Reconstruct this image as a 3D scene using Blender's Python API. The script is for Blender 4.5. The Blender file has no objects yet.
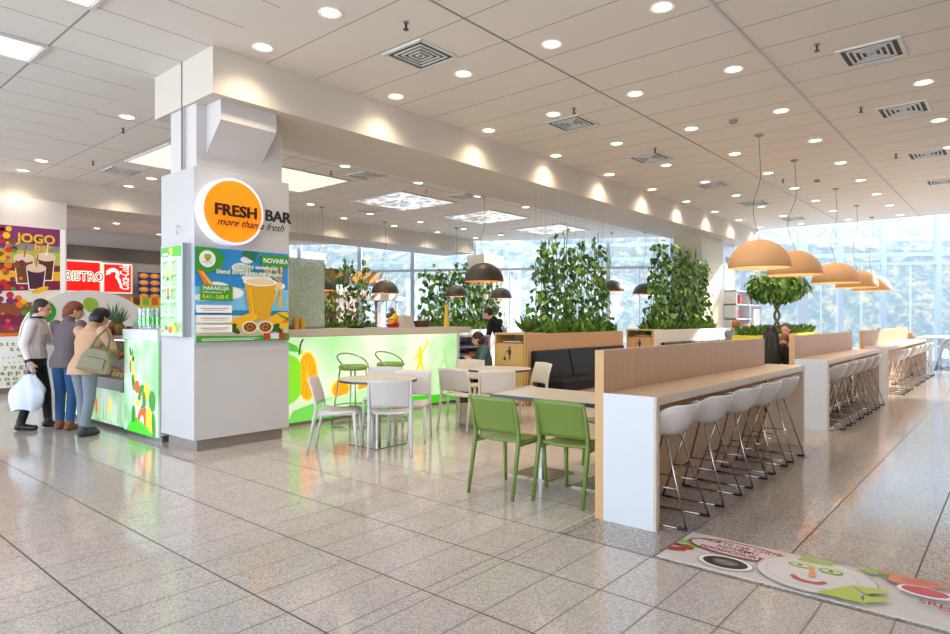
import bpy, bmesh, math, random
from mathutils import Vector, Matrix
C = bpy.context.scene.collection
PI = math.pi
R = math.radians
# ------------------------------------------------------------------ camera
CAMH = 1.47
YAW = R(40.6)
cd = bpy.data.cameras.new('camera'); cam = bpy.data.objects.new('camera', cd); C.objects.link(cam)
cd.sensor_width = 36; cd.lens = 635.5 / 950 * 36; cd.clip_end = 500; cd.shift_y = 2 / 950
cam.location = (0, 0, CAMH); cam.rotation_euler = (PI / 2, 0, YAW - PI / 2)
bpy.context.scene.camera = cam
# ------------------------------------------------------------------ world, sun, exposure
W = bpy.data.worlds.new('world'); bpy.context.scene.world = W; W.use_nodes = True
wn = W.node_tree.nodes; wl = W.node_tree.links
bg = wn['Background']
tc = wn.new('ShaderNodeTexCoord'); sx = wn.new('ShaderNodeSeparateXYZ'); cr = wn.new('ShaderNodeValToRGB')
wl.new(tc.outputs['Generated'], sx.inputs[0]); wl.new(sx.outputs['Z'], cr.inputs[0]); wl.new(cr.outputs[0], bg.inputs[0])
cr.color_ramp.elements[0].position = 0.0; cr.color_ramp.elements[0].color = (.80, .89, 1, 1)
cr.color_ramp.elements[1].position = .7; cr.color_ramp.elements[1].color = (.48, .68, 1, 1)
bg.inputs[1].default_value = 2.5
sd = bpy.data.lights.new('sun', 'SUN'); sd.energy = 5.0; sd.angle = R(1.5); sd.color = (1, .93, .82)
sun = bpy.data.objects.new('sun', sd); C.objects.link(sun)
sun.rotation_euler = Vector((-.86, .51, -.50)).to_track_quat('-Z', 'Y').to_euler()
vs = bpy.context.scene.view_settings
bpy.context.scene.display_settings.display_device = 'sRGB'
vs.view_transform = 'Standard'; vs.look = 'None'; vs.gamma = 1; vs.use_curve_mapping = False; vs.exposure = 1.05
DL_W = 36; PANEL_E = .72; EM = .5
# ------------------------------------------------------------------ measuring
FX, FY = math.cos(YAW), math.sin(YAW)
RX, RY = math.sin(YAW), -math.cos(YAW)
def at(px, py, X=None, Y=None, z=None, d=None):
    "a point of the photograph on a plane of the place"
    u = (px - 475) / 635.5
    if X is not None: d = X / (FX + u * RX)
    elif Y is not None: d = Y / (FY + u * RY)
    elif z is not None: d = (CAMH - z) * 635.5 / (py - 319)
    return Vector((d * (FX + u * RX), d * (FY + u * RY), CAMH - d * (py - 319) / 635.5))
# ------------------------------------------------------------------ materials
def hexc(h):
    h = h.lstrip('#'); v = [int(h[i:i+2], 16) / 255 for i in (0, 2, 4)]
    return tuple(((c / 12.92) if c <= .04045 else ((c + .055) / 1.055) ** 2.4) for c in v) + (1,)
MC = {}
def mat(name, col, rough=.5, metal=0, emit=0, trans=0, spec=.5, coat=0, noise=0, nscale=20, alpha=1, sub=0):
    if name in MC: return MC[name]
    m = bpy.data.materials.new(name); m.use_nodes = True
    b = m.node_tree.nodes['Principled BSDF']
    c = hexc(col) if isinstance(col, str) else col
    b.inputs['Base Color'].default_value = c
    b.inputs['Roughness'].default_value = rough; b.inputs['Metallic'].default_value = metal
    b.inputs['Specular IOR Level'].default_value = spec
    b.inputs['Coat Weight'].default_value = coat
    if trans: b.inputs['Transmission Weight'].default_value = trans
    emit *= EM
    if emit:
        b.inputs['Emission Color'].default_value = c; b.inputs['Emission Strength'].default_value = emit
    if noise:
        N = m.node_tree.nodes; L = m.node_tree.links
        t = N.new('ShaderNodeTexCoord'); n = N.new('ShaderNodeTexNoise'); n.inputs['Scale'].default_value = nscale
        n.inputs['Detail'].default_value = 4
        h = N.new('ShaderNodeMix'); h.data_type = 'RGBA'
        h.inputs[6].default_value = tuple(min(1, k * (1 + noise)) for k in c[:3]) + (1,)
        h.inputs[7].default_value = tuple(k * (1 - noise) for k in c[:3]) + (1,)
        L.new(t.outputs['Object'], n.inputs['Vector']); L.new(n.outputs[0], h.inputs[0]); L.new(h.outputs[2], b.inputs['Base Color'])
        if emit: L.new(h.outputs[2], b.inputs['Emission Color'])
    MC[name] = m; return m
def nd(m): return m.node_tree.nodes, m.node_tree.links, m.node_tree.nodes['Principled BSDF']
def math_n(N, L, op, a, b=None):
    n = N.new('ShaderNodeMath'); n.operation = op
    for i, v in enumerate((a, b)):
        if v is None: continue
        if isinstance(v, (int, float)): n.inputs[i].default_value = v
        else: L.new(v, n.inputs[i])
    return n.outputs[0]
def mixc(N, L, f, a, b):
    h = N.new('ShaderNodeMix'); h.data_type = 'RGBA'
    for i, v in ((0, f), (6, a), (7, b)):
        if isinstance(v, (int, float, tuple)): h.inputs[i].default_value = v
        else: L.new(v, h.inputs[i])
    return h.outputs[2]
def line(N, L, co, off, pitch, w):
    a = math_n(N, L, 'SUBTRACT', co, off - 1000 * pitch); a = math_n(N, L, 'MODULO', a, pitch)
    a = math_n(N, L, 'SUBTRACT', a, pitch / 2); a = math_n(N, L, 'ABSOLUTE', a)
    return math_n(N, L, 'GREATER_THAN', a, pitch / 2 - w / 2)
def floor_mat():
    m = mat('granite_floor', '#b9b0a6', .09); N, L, b = nd(m)
    t = N.new('ShaderNodeTexCoord'); s = N.new('ShaderNodeSeparateXYZ'); L.new(t.outputs['Object'], s.inputs[0])
    X, Y = s.outputs['X'], s.outputs['Y']
    y2 = math_n(N, L, 'SUBTRACT', Y, math_n(N, L, 'MULTIPLY', math_n(N, L, 'GREATER_THAN', Y, 2.42), .1))
    la = math_n(N, L, 'MAXIMUM', line(N, L, X, 1.18, .6265, .010), math_n(N, L, 'MULTIPLY', line(N, L, y2, 2.366, .3178, .010), .75))
    lb = math_n(N, L, 'MAXIMUM', line(N, L, X, 3.70, 1.22, .008), line(N, L, Y, .45, .636, .010))
    zb = math_n(N, L, 'MULTIPLY', math_n(N, L, 'GREATER_THAN', X, 3.69), math_n(N, L, 'LESS_THAN', Y, 2.42))
    ln = math_n(N, L, 'ADD', math_n(N, L, 'MULTIPLY', zb, lb), math_n(N, L, 'MULTIPLY', math_n(N, L, 'SUBTRACT', 1, zb), la))
    v = N.new('ShaderNodeTexVoronoi'); v.inputs['Scale'].default_value = 130; L.new(t.outputs['Object'], v.inputs['Vector'])
    r = N.new('ShaderNodeValToRGB'); bwv = N.new('ShaderNodeRGBToBW'); L.new(v.outputs['Color'], bwv.inputs[0]); L.new(bwv.outputs[0], r.inputs[0])
    e = r.color_ramp.elements; e[0].position = .22; e[0].color = hexc('#7d736c'); e[1].position = .5; e[1].color = hexc('#bfb6af')
    e2 = r.color_ramp.elements.new(.8); e2.color = hexc('#d6cec6')
    pale = mixc(N, L, .5, r.outputs[0], hexc('#d6cec8'))
    dark = mixc(N, L, .2, r.outputs[0], hexc('#b0a196'))
    darkm = mixc(N, L, .12, dark, hexc('#4c4038'))
    base = mixc(N, L, zb, pale, darkm)
    n2 = N.new('ShaderNodeTexNoise'); n2.inputs['Scale'].default_value = 1.3; L.new(t.outputs['Object'], n2.inputs['Vector'])
    base = mixc(N, L, math_n(N, L, 'MULTIPLY', n2.outputs[0], .16), base, hexc('#8d8279'))
    L.new(mixc(N, L, ln, base, hexc('#4d453f')), b.inputs['Base Color'])
    L.new(math_n(N, L, 'ADD', math_n(N, L, 'MULTIPLY', ln, .4), .11), b.inputs['Roughness'])
    b.inputs['Specular IOR Level'].default_value = .6
    n3 = N.new('ShaderNodeTexNoise'); n3.inputs['Scale'].default_value = 2.2; L.new(t.outputs['Object'], n3.inputs['Vector'])
    bp = N.new('ShaderNodeBump'); bp.inputs['Strength'].default_value = .05; bp.inputs['Distance'].default_value = .02
    L.new(n3.outputs[0], bp.inputs['Height']); L.new(bp.outputs[0], b.inputs['Normal'])
    return m
def ceil_mat():
    m = mat('ceiling_tiles', '#ddd6cc', .8); N, L, b = nd(m)
    t = N.new('ShaderNodeTexCoord'); s = N.new('ShaderNodeSeparateXYZ'); L.new(t.outputs['Object'], s.inputs[0])
    X, Y = s.outputs['X'], s.outputs['Y']
    inn = math_n(N, L, 'MAXIMUM', line(N, L, X, 4.57, .648, .014), math_n(N, L, 'MULTIPLY', line(N, L, Y, 2.13, 1.93, .022), math_n(N, L, 'GREATER_THAN', math_n(N, L, 'ABSOLUTE', math_n(N, L, 'SUBTRACT', Y, 6.4)), 1.6)))
    out = math_n(N, L, 'MAXIMUM', line(N, L, Y, 6.5, .645, .014), line(N, L, X, 2.17, 1.93, .022))
    za = math_n(N, L, 'GREATER_THAN', X, 3.3)
    ln = math_n(N, L, 'ADD', math_n(N, L, 'MULTIPLY', za, inn), math_n(N, L, 'MULTIPLY', math_n(N, L, 'SUBTRACT', 1, za), out))
    L.new(mixc(N, L, ln, hexc('#e0d9d0'), hexc('#9a9186')), b.inputs['Base Color'])
    return m
def wood_mat(name, c1, c2, rough=.45, axis=2):
    m = mat(name, c1, rough); N, L, b = nd(m)
    t = N.new('ShaderNodeTexCoord'); mp = N.new('ShaderNodeMapping'); sc = [60, 60, 60]; sc[axis] = 1.1
    mp.inputs['Scale'].default_value = sc; L.new(t.outputs['Object'], mp.inputs[0])
    n = N.new('ShaderNodeTexNoise'); n.inputs['Scale'].default_value = 1.5; n.inputs['Detail'].default_value = 5; L.new(mp.outputs[0], n.inputs['Vector'])
    r = N.new('ShaderNodeValToRGB'); L.new(n.outputs[0], r.inputs[0])
    r.color_ramp.elements[0].position = .3; r.color_ramp.elements[0].color = hexc(c2)
    r.color_ramp.elements[1].position = .7; r.color_ramp.elements[1].color = hexc(c1)
    L.new(r.outputs[0], b.inputs['Base Color']); return m
def glass_mat(name, tint=(.93, .97, 1, 1), gloss=.07, rough=.02):
    m = bpy.data.materials.new(name); m.use_nodes = True; N = m.node_tree.nodes; L = m.node_tree.links
    N.remove(N['Principled BSDF']); t = N.new('ShaderNodeBsdfTransparent'); t.inputs[0].default_value = tint
    g = N.new('ShaderNodeBsdfGlossy'); g.inputs['Roughness'].default_value = rough; mx = N.new('ShaderNodeMixShader')
    mx.inputs[0].default_value = gloss; L.new(t.outputs[0], mx.inputs[1]); L.new(g.outputs[0], mx.inputs[2])
    L.new(mx.outputs[0], N['Material Output'].inputs[0]); MC[name] = m; return m
FLOOR = floor_mat(); CEIL = ceil_mat()
WHITE = mat('white_paint', '#d0cbc8', .5); COLW = mat('white_gloss_cladding', '#c9c7c6', .14, coat=.3)
WOOD = wood_mat('oak_veneer', '#cba075', '#bd9065'); WOODH = wood_mat('oak_light_top', '#d3bba3', '#c9ad93', .3, 0)
WOODY = wood_mat('birch_yellow', '#d3ab6c', '#c59a5a'); PANELW = mat('white_laminate', '#cfd0d4', .35)
CHROME = mat('chrome', '#b3aea8', .2, 1); STEEL = mat('brushed_steel', '#a9a9ab', .3, 1); ALU = mat('aluminium', '#b9c0c6', .35, .6)
GREENP = mat('green_plastic', '#6c8236', .42); WHITEP = mat('white_plastic', '#cfccca', .4); CREAMP = mat('cream_plastic', '#cfc6b8', .4)
BLACK = mat('black_plastic', '#161616', .4); LEATHER = mat('black_leather', '#0b0c0f', .45, spec=.25, noise=.15, nscale=9)
GRAN = mat('granite_skirting', '#8f8378', .3, noise=.35, nscale=140)
GLASS = glass_mat('clear_glass'); CGLASS = glass_mat('counter_glass', (.9, .96, .94, 1), .1, .03)
LAMPE = mat('lamp_glow', '#fff0d6', .4, emit=9); RED = mat('red_print', '#d8201c', .4)
# ------------------------------------------------------------------ tags
def tag(o, label=None, cat=None, group=None, kind=None):
    if label: o['label'] = label
    if cat: o['category'] = cat
    if group: o['group'] = group
    if kind: o['kind'] = kind
    return o
def thing(name, label, cat, loc=(0, 0, 0), rz=0, group=None):
    o = bpy.data.objects.new(name, None); C.objects.link(o); o.location = loc; o.rotation_euler = (0, 0, rz)
    o.empty_display_size = .1
    return tag(o, label, cat, group)
def dup(root, loc, rz=None, label=None, group=None):
    def cp(o, par):
        c = o.copy(); C.objects.link(c); c.parent = par
        for k in list(o.children): cp(k, c)
        return c
    r = cp(root, None); r.location = loc
    if rz is not None: r.rotation_euler = (0, 0, rz)
    return tag(r, label, None, group)
# ------------------------------------------------------------------ mesh builder
class MB:
    def __init__(s): s.v = []; s.f = []; s.m = []; s.mats = []
    def mi(s, m):
        if m is None: return 0
        if m not in s.mats: s.mats.append(m)
        return s.mats.index(m)
    def add(s, vs, fs, m=None):
        n = len(s.v); s.v += [tuple(v) for v in vs]; s.f += [tuple(i + n for i in f) for f in fs]; s.m += [s.mi(m)] * len(fs); return s
    def box(s, x0, y0, z0, x1, y1, z1, m=None):
        v = [(x, y, z) for z in (z0, z1) for y in (y0, y1) for x in (x0, x1)]
        return s.add(v, [(0, 2, 3, 1), (4, 5, 7, 6), (0, 1, 5, 4), (2, 6, 7, 3), (0, 4, 6, 2), (1, 3, 7, 5)], m)
    def prism(s, pts, z0, z1, m=None):
        n = len(pts); v = [(p[0], p[1], z0) for p in pts] + [(p[0], p[1], z1) for p in pts]
        return s.add(v, [tuple(range(n))[::-1], tuple(range(n, 2 * n))] + [(i, (i + 1) % n, n + (i + 1) % n, n + i) for i in range(n)], m)
    def extr(s, pts, vec, m=None):
        n = len(pts); vec = Vector(vec); v = [Vector(p) for p in pts] + [Vector(p) + vec for p in pts]
        return s.add(v, [tuple(range(n))[::-1], tuple(range(n, 2 * n))] + [(i, (i + 1) % n, n + (i + 1) % n, n + i) for i in range(n)], m)
    def tube(s, pts, r, seg=8, m=None, closed=False, flat=None):
        pts = [Vector(p) for p in pts]; n = len(pts); rr = r if isinstance(r, (list, tuple)) else [r] * n
        vs = []; up = None
        for i, p in enumerate(pts):
            if closed: t = pts[(i + 1) % n] - pts[i - 1]
            else: t = pts[min(i + 1, n - 1)] - pts[max(i - 1, 0)]
            if t.length < 1e-9: t = Vector((0, 0, 1))
            t.normalize()
            if up is None: up = Vector((0, 0, 1)) if abs(t.z) < .9 else Vector((1, 0, 0))
            a = t.cross(up); a.normalize(); b = a.cross(t); b.normalize(); up = b
            for k in range(seg):
                q = 2 * PI * k / seg + PI / seg
                vs.append(p + a * math.cos(q) * rr[i] + b * math.sin(q) * rr[i] * (flat or 1))
        fs = []
        for i in range(n if closed else n - 1):
            j = (i + 1) % n
            for k in range(seg):
                k2 = (k + 1) % seg; fs.append((i * seg + k, j * seg + k, j * seg + k2, i * seg + k2))
        if not closed: fs += [tuple(range(seg)), tuple(range((n - 1) * seg, n * seg))[::-1]]
        return s.add(vs, [f[::-1] for f in fs], m)
    def cyl(s, x, y, z0, z1, r, r1=None, seg=24, m=None):
        r1 = r if r1 is None else r1
        return s.lathe([(r, z0), (r1, z1)], x, y, seg, m, True)
    def lathe(s, prof, x=0, y=0, seg=32, m=None, cap=False, z=0):
        vs = []; n = len(prof)
        for r, h in prof:
            for k in range(seg):
                a = 2 * PI * k / seg; vs.append((x + r * math.cos(a), y + r * math.sin(a), z + h))
        fs = [(i * seg + k, i * seg + (k + 1) % seg, (i + 1) * seg + (k + 1) % seg, (i + 1) * seg + k) for i in range(n - 1) for k in range(seg)]
        if cap: fs += [tuple(range(seg))[::-1], tuple(range((n - 1) * seg, n * seg))]
        return s.add(vs, fs, m)
    def ball(s, c, r, seg=12, rings=8, m=None):
        c = Vector(c); rx, ry, rz = r if isinstance(r, (list, tuple)) else (r, r, r)
        vs = [c + Vector((0, 0, -rz))]
        for i in range(1, rings):
            a = -PI / 2 + PI * i / rings
            for k in range(seg):
                b = 2 * PI * k / seg; vs.append(c + Vector((rx * math.cos(a) * math.cos(b), ry * math.cos(a) * math.sin(b), rz * math.sin(a))))
        vs.append(c + Vector((0, 0, rz))); T = len(vs) - 1
        fs = [(0, 1 + (k + 1) % seg, 1 + k) for k in range(seg)]
        for i in range(rings - 2):
            for k in range(seg):
                a = 1 + i * seg; fs.append((a + k, a + (k + 1) % seg, a + seg + (k + 1) % seg, a + seg + k))
        a = 1 + (rings - 2) * seg; fs += [(a + k, a + (k + 1) % seg, T) for k in range(seg)]
        return s.add(vs, fs, m)
    def cone2(s, p0, p1, r0, r1, seg=12):
        s.ball(p0, r0, seg, 8); s.ball(p1, r1, seg, 8); return s.tube([p0, p1], [r0, r1], seg)
    def grid(s, fn, nu, nv, m=None, wrapu=False):
        vs = [fn(i / (nu if wrapu else nu - 1), j / (nv - 1)) for j in range(nv) for i in range(nu)]
        fs = []
        for j in range(nv - 1):
            for i in range(nu if wrapu else nu - 1):
                a = j * nu + i; b = j * nu + (i + 1) % nu; fs.append((a, b, b + nu, a + nu))
        return s.add(vs, fs, m)
    def mesh(s, name):
        me = bpy.data.meshes.new(name); me.from_pydata(s.v, [], s.f)
        for i, k in enumerate(s.m): me.polygons[i].material_index = k
        return me
    def build(s, name, m=None, parent=None, smooth=False, bev=0, solid=0, sub=0, recalc=True, loc=None):
        if m is not None and not s.mats: s.mats = [m]
        me = s.mesh(name)
        for k in s.mats: me.materials.append(k)
        if recalc:
            b = bmesh.new(); b.from_mesh(me); bmesh.ops.recalc_face_normals(b, faces=b.faces)
            if smooth == 'auto':
                for e in b.edges:
                    if len(e.link_faces) == 2 and e.calc_face_angle(0) > R(38): e.smooth = False
            b.to_mesh(me); b.free()
        if smooth:
            for p in me.polygons: p.use_smooth = True
        o = bpy.data.objects.new(name, me); C.objects.link(o); o.parent = parent
        if loc: o.location = loc
        if solid: q = o.modifiers.new('s', 'SOLIDIFY'); q.thickness = solid; q.offset = 0
        if sub: q = o.modifiers.new('u', 'SUBSURF'); q.levels = sub; q.render_levels = sub
        if bev: q = o.modifiers.new('b', 'BEVEL'); q.width = bev; q.segments = 2; q.limit_method = 'ANGLE'
        return o
TXT = {}
def text_geo(t, size=1, shear=0, align='LEFT', bold=0):
    key = (t, shear, align, bold)
    if key not in TXT:
        c = bpy.data.curves.new('t', 'FONT'); c.body = t; c.size = 1; c.shear = shear; c.align_x = align; c.offset = bold; c.resolution_u = 3
        o = bpy.data.objects.new('t', c); C.objects.link(o); bpy.context.view_layer.update()
        me = o.evaluated_get(bpy.context.evaluated_depsgraph_get()).to_mesh()
        TXT[key] = ([v.co.copy() for v in me.vertices], [tuple(p.vertices) for p in me.polygons])
        bpy.data.objects.remove(o)
    v, f = TXT[key]; return [q * size for q in v], f
class Panel(MB):
    "printed board: o = corner, u right, v up, both world vectors; n = towards the viewer"
    def __init__(s, o, u, v, t=.01):
        super().__init__(); s.o = Vector(o); s.u = Vector(u).normalized(); s.w = Vector(v).normalized(); s.n = s.u.cross(s.w); s.t = t; s.k = 0
    def P(s, a, b, k): return s.o + s.u * a + s.w * b + s.n * (k * .0005)
    def board(s, W_, H_, m):
        s.clip = (0.002, 0.002, W_ - .002, H_ - .002)
        a = [s.P(0, 0, 0), s.P(W_, 0, 0), s.P(W_, H_, 0), s.P(0, H_, 0)]; s.extr(a, -s.n * s.t, m); return s
    def poly(s, pts, m, k=None):
        if k is None: s.k += 1; k = s.k
        if getattr(s, 'clip', None):
            for ax, lim, sg in ((0, s.clip[0], 1), (1, s.clip[1], 1), (0, s.clip[2], -1), (1, s.clip[3], -1)):
                out = []; n = len(pts)
                for i in range(n):
                    p, q = pts[i], pts[(i + 1) % n]; a, b = (p[ax] - lim) * sg, (q[ax] - lim) * sg
                    if a >= 0: out.append(p)
                    if (a >= 0) != (b >= 0): f = a / (a - b); out.append((p[0] + (q[0] - p[0]) * f, p[1] + (q[1] - p[1]) * f))
                pts = out
                if len(pts) < 3: return s
        s.add([s.P(a, b, k) for a, b in pts], [tuple(range(len(pts)))], m); return s
    def rect(s, a0, b0, a1, b1, m, k=None): return s.poly([(a0, b0), (a1, b0), (a1, b1), (a0, b1)], m, k)
    def ell(s, a, b, ra, rb, m, rot=0, n=22, k=None, a0=0, a1=2 * PI):
        c, q = math.cos(rot), math.sin(rot); pts = []
        full = abs(a1 - a0 - 2 * PI) < 1e-6
        for i in range(n if full else n + 1):
            t = a0 + (a1 - a0) * i / n; x, y = ra * math.cos(t), rb * math.sin(t); pts.append((a + x * c - y * q, b + x * q + y * c))
        return s.poly(pts, m, k)
    def stroke(s, pts, w, m, k=None):
        if k is None: s.k += 1; k = s.k
        for (a, b), (c, d) in zip(pts, pts[1:]):
            L = math.hypot(c - a, d - b) or 1; nx, ny = -(d - b) / L * w / 2, (c - a) / L * w / 2
            s.poly([(a + nx, b + ny), (a - nx, b - ny), (c - nx, d - ny), (c + nx, d + ny)], m, k)
        return s
    def text(s, t, a, b, size, m, shear=0, align='LEFT', sx=1, bold=0, k=None, depth=0):
        if k is None: s.k += 1; k = s.k
        v, f = text_geo(t, size, shear, align, bold)
        s.add([s.P(a + q.x * sx, b + q.y, k) for q in v], f, m)
        if depth:
            s.add([s.P(a + q.x * sx, b + q.y, k) + s.n * depth for q in v], f, m)
            ed = {}
            for p in f:
                for i in range(len(p)):
                    e = (p[i], p[(i + 1) % len(p)])
                    if (e[1], e[0]) in ed: ed.pop((e[1], e[0]))
                    else: ed[e] = 1
            n = len(s.v) - len(v); n0 = n - len(v)
            es = list(ed); s.f += [(n0 + a_, n0 + b_, n + b_, n + a_) for a_, b_ in es]; s.m += [s.mi(m)] * len(es)
        return s
def pm(name, col, emit=0): return mat(name, col, .45, emit=emit)
# ================================================================== THE SETTING
def struct(name, mb, m=None, **k): o = mb.build(name, m, **k); o['kind'] = 'structure'; return o
Z = 4.36; ZB = 3.86
GR = lambda r: 23.9 - .185 * r                      # glass line: distance ahead for an offset to the right
def gw(r, back=0): d = GR(r) + back; return (d * FX + r * RX, d * FY + r * RY)
GA, GB = gw(-7.5), gw(26)
fl = MB(); fl.prism([(-6, -9), (gw(26)[0], -9), gw(22), GA, (GA[0], 23.6), (-6, 23.6)], -.1, 0); struct('floor', fl, FLOOR)
ce = MB(); g1, g2 = gw(-7.5, -.3), gw(8.2, -.3)
ce.prism([(-6, -9), (21.7, -9), (21.7, 8.84), g1, (g1[0] - .2, 23.6), (-6, 23.6)], Z, Z + .1); struct('ceiling', ce, CEIL)
w = MB(); w.box(-6, 23.3, 0, GA[0], 23.5, Z); struct('wall_left', w, WHITE)
w = MB(); w.box(-6, -9.2, 0, gw(26)[0], -9, 5.6); struct('wall_right_sun_block', w, WHITE)  # unseen wall, added to block the sun from this side
# beams with their ends
w = MB(); w.box(3.29, 6.46, ZB, 21.7, 7.88, Z); struct('beam_near', w, mat('beam_paint', '#d0c6b9', .6))
w = MB(); w.box(3.29, 15.15, ZB, 17.6, 16.6, Z); struct('beam_far', w, MC['beam_paint'])
w = MB(); w.box(-6, 2.12, Z - .02, 21.7, 2.15, Z, WHITE); struct('trim_1', w)
w = MB(); w.box(3.3, 4.045, Z - .008, 21.7, 4.055, Z, STEEL); struct('trim_2', w)
def column(name, x, y, full=True, m=COLW, wd=1.19):
    b = MB(); b.box(x + .06, y + .06, 0, x + wd - .06, y + .76, .16, GRAN)
    b.box(x, y, .13, x + wd, y + .82, 3.15 if full else ZB, m)
    if full: b.box(x + .04, y + .03, 3.15, x + 1.11, y + .66, ZB, WHITE)
    o = struct(name, b); return o
column('column_near', 3.29, 6.88)
w = MB(); w.box(3.284, 7.16, 3.15, 3.29, 7.18, Z, mat('dark_joint', '#6b6a70', .6)); w.box(3.29, 7.165, 3.15, 3.335, 7.185, ZB, WHITE); struct('trim_3', w)
w = MB()
for s in (0,): w.extr([(3.445, 6.91, 3.33), (3.445, 6.59, 3.64), (3.445, 6.59, ZB), (3.445, 6.91, ZB)], (.68, 0, 0))
struct('column_bracket', w, WHITE)
column('column_left', 3.29, 14.95, False, WHITE)
BEIGE = mat('beige_column', '#c9bea6', .5)
column('column_right', 17.94, 6.88, False, BEIGE, 1.7)
column('column_far', 17.94, 14.95, False, BEIGE)
# ------------------------------------------------------------------ glazed wall
MU = mat('window_frame', '#b3bcc2', .45); MUW = mat('window_frame_white', '#ccd2d6', .4)
def rpx(px): u = (px - 475) / 635.5; return u * 23.9 / (1 + .185 * u)
th = math.atan2(gw(5)[1] - gw(0)[1], gw(5)[0] - gw(0)[0])
def gbox(mb, r0, r1, z0, z1, dep, m=None):
    L0, L1 = Vector(gw(r0)), Vector(gw(r1)); n = (L1 - L0).normalized(); p = Vector((-n.y, n.x)) * dep / 2
    mb.prism([L0 - p, L1 - p, L1 + p, L0 + p], z0, z1, m)
mulls = [-7.4, rpx(300), rpx(360), rpx(413), rpx(475), rpx(545), rpx(608), rpx(672), rpx(743), rpx(802), rpx(840), rpx(883), rpx(938), 17.4, 19.6, 21.8, 24, 26]
ZT = 3.32
for i in range(len(mulls) - 1):
    a, b = mulls[i], mulls[i + 1]
    f = MB(); hw = .075 if i != 9 else .16
    gbox(f, a - hw, a + hw, 0, 5.6, .16); gbox(f, a, b, ZT - .045, ZT + .045, .12); gbox(f, a, b, 0, .1, .14); gbox(f, a, b, 5.5, 5.6, .14)
    o = struct('window_%d' % (i + 1), f, MU)
    p = MB(); gbox(p, a + hw, b - hw, .1, 5.5, .012); p.build('pane', GLASS, o)
    # thin inner glazing bar
    q = MB(); mid = (a + b) / 2; gbox(q, mid - .02, mid + .02, .1, ZT, .05); q.build('glazing_bar', MUW, o)
# added white rails behind the glass, standing in for reflected ceiling lines
t = thing('reflection_rails', 'long white rails above the transom standing in for reflected ceiling lines', 'louvre', (gw(8, 2)[0], gw(8, 2)[1], 3.6))
for k, zz in enumerate((3.75, 4.3, 4.85)):
    L0, L1 = Vector(gw(-6, 2.0)), Vector(gw(25, 2.0)); n = (L1 - L0).normalized(); p = Vector((-n.y, n.x)) * .03
    base = Vector((gw(8, 2)[0], gw(8, 2)[1]))
    q = MB(); q.prism([L0 - p - base, L1 - p - base, L1 + p - base, L0 + p - base], zz - 3.6, zz - 3.6 + .13); q.build('rail', MUW, t)
# outdoors: terrace and wooded slope
w = MB(); w.prism([gw(-60, 0), gw(80, 0), gw(110, 70), gw(-80, 70)], -.6, -.15); struct('ground', w, mat('pale_ground', '#8d9294', .9, noise=.2, nscale=1))
HILL = mat('autumn_hill', '#c0a878', .95); N, L, b = nd(HILL)
t_ = N.new('ShaderNodeTexCoord'); n_ = N.new('ShaderNodeTexNoise'); n_.inputs['Scale'].default_value = 1.7; n_.inputs['Detail'].default_value = 10; n_.inputs['Roughness'].default_value = .7
L.new(t_.outputs['Object'], n_.inputs['Vector']); r_ = N.new('ShaderNodeValToRGB'); L.new(n_.outputs[0], r_.inputs[0])
e = r_.color_ramp.elements; e[0].position = .34; e[0].color = hexc('#70767c'); e[1].position = .64; e[1].color = hexc('#c9a266')
e3 = e.new(.47); e3.color = hexc('#7f8070'); e4 = e.new(.55); e4.color = hexc('#9d9180')
L.new(r_.outputs[0], b.inputs['Base Color'])
random.seed(4)
def hillp(u, v):
    r = -70 + 170 * u; d = 14 + 46 * v; p = gw(r, d)
    return (p[0], p[1], -1 + 26 * v ** .9 + 1.2 * math.sin(u * 31 + v * 9) + .8 * math.sin(u * 77 + v * 23))
w = MB(); w.grid(hillp, 90, 24); struct('hillside', w, HILL, smooth=True)
# ------------------------------------------------------------------ far food court wall: fascia
w = MB(); w.box(-2, 23.22, 3.86, 17, 23.3, Z); struct('trim_4', w, mat('fascia_grey', '#c8c0bc', .6))
w = MB(); w.box(-2, 23.1, 3.42, 15, 23.3, 3.86); struct('trim_5', w, mat('dark_fascia', '#5d564f', .5))
w = MB(); w.box(-2, 23.15, .9, 15.2, 23.28, 3.42); struct('trim_6', w, mat('stall_back', '#a9a29b', .5))
# ================================================================== CEILING FITTINGS
dl = thing('downlight', 'x', 'ceiling light', (0, 0, Z))
q = MB(); q.lathe([(.075, 0), (.105, -.004), (.112, -.012), (.10, -.014), (.082, -.006)], 0, 0, 20); q.build('trim_ring', mat('lamp_ring', '#f2ece2', .4, emit=.25), dl, smooth=True)
q = MB(); q.lathe([(.0, -.004), (.082, -.004)], 0, 0, 20); q.build('lens', LAMPE, dl)
ld = bpy.data.lights.new('downlight_light', 'SPOT'); ld.energy = DL_W; ld.color = (1, .83, .62); ld.spot_size = R(135); ld.spot_blend = 1.0; ld.shadow_soft_size = .08
lo = bpy.data.objects.new('downlight_light', ld); C.objects.link(lo); lo.parent = dl; lo.location = (0, 0, -.03)
XS = [3.66 + 1.93 * k for k in range(10)]
ROWN = {.89: 'row by the right-hand vents', 2.51: 'row beside the white ceiling rail', 3.78: 'second row from the rail',
        5.03: 'row in line with the left vents', 6.22: 'row against the near beam'}
pts = []
for y in (2.51, 3.78, 5.03, 6.22):
    for k, x in enumerate(XS):
        if (y == 2.51 and k < 1) or (y == 3.78 and k < 1): continue
        pts.append((x, y - {6.22: (.12, .08, .05), 5.03: (.1, .06, .04), 3.78: (0, .05, .04)}.get(y, (0, 0, 0))[k] if k < 3 else y, k, ROWN[y]))
for k in (3, 4, 5, 6): pts.append((XS[k], .89, k, ROWN[.89]))
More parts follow.
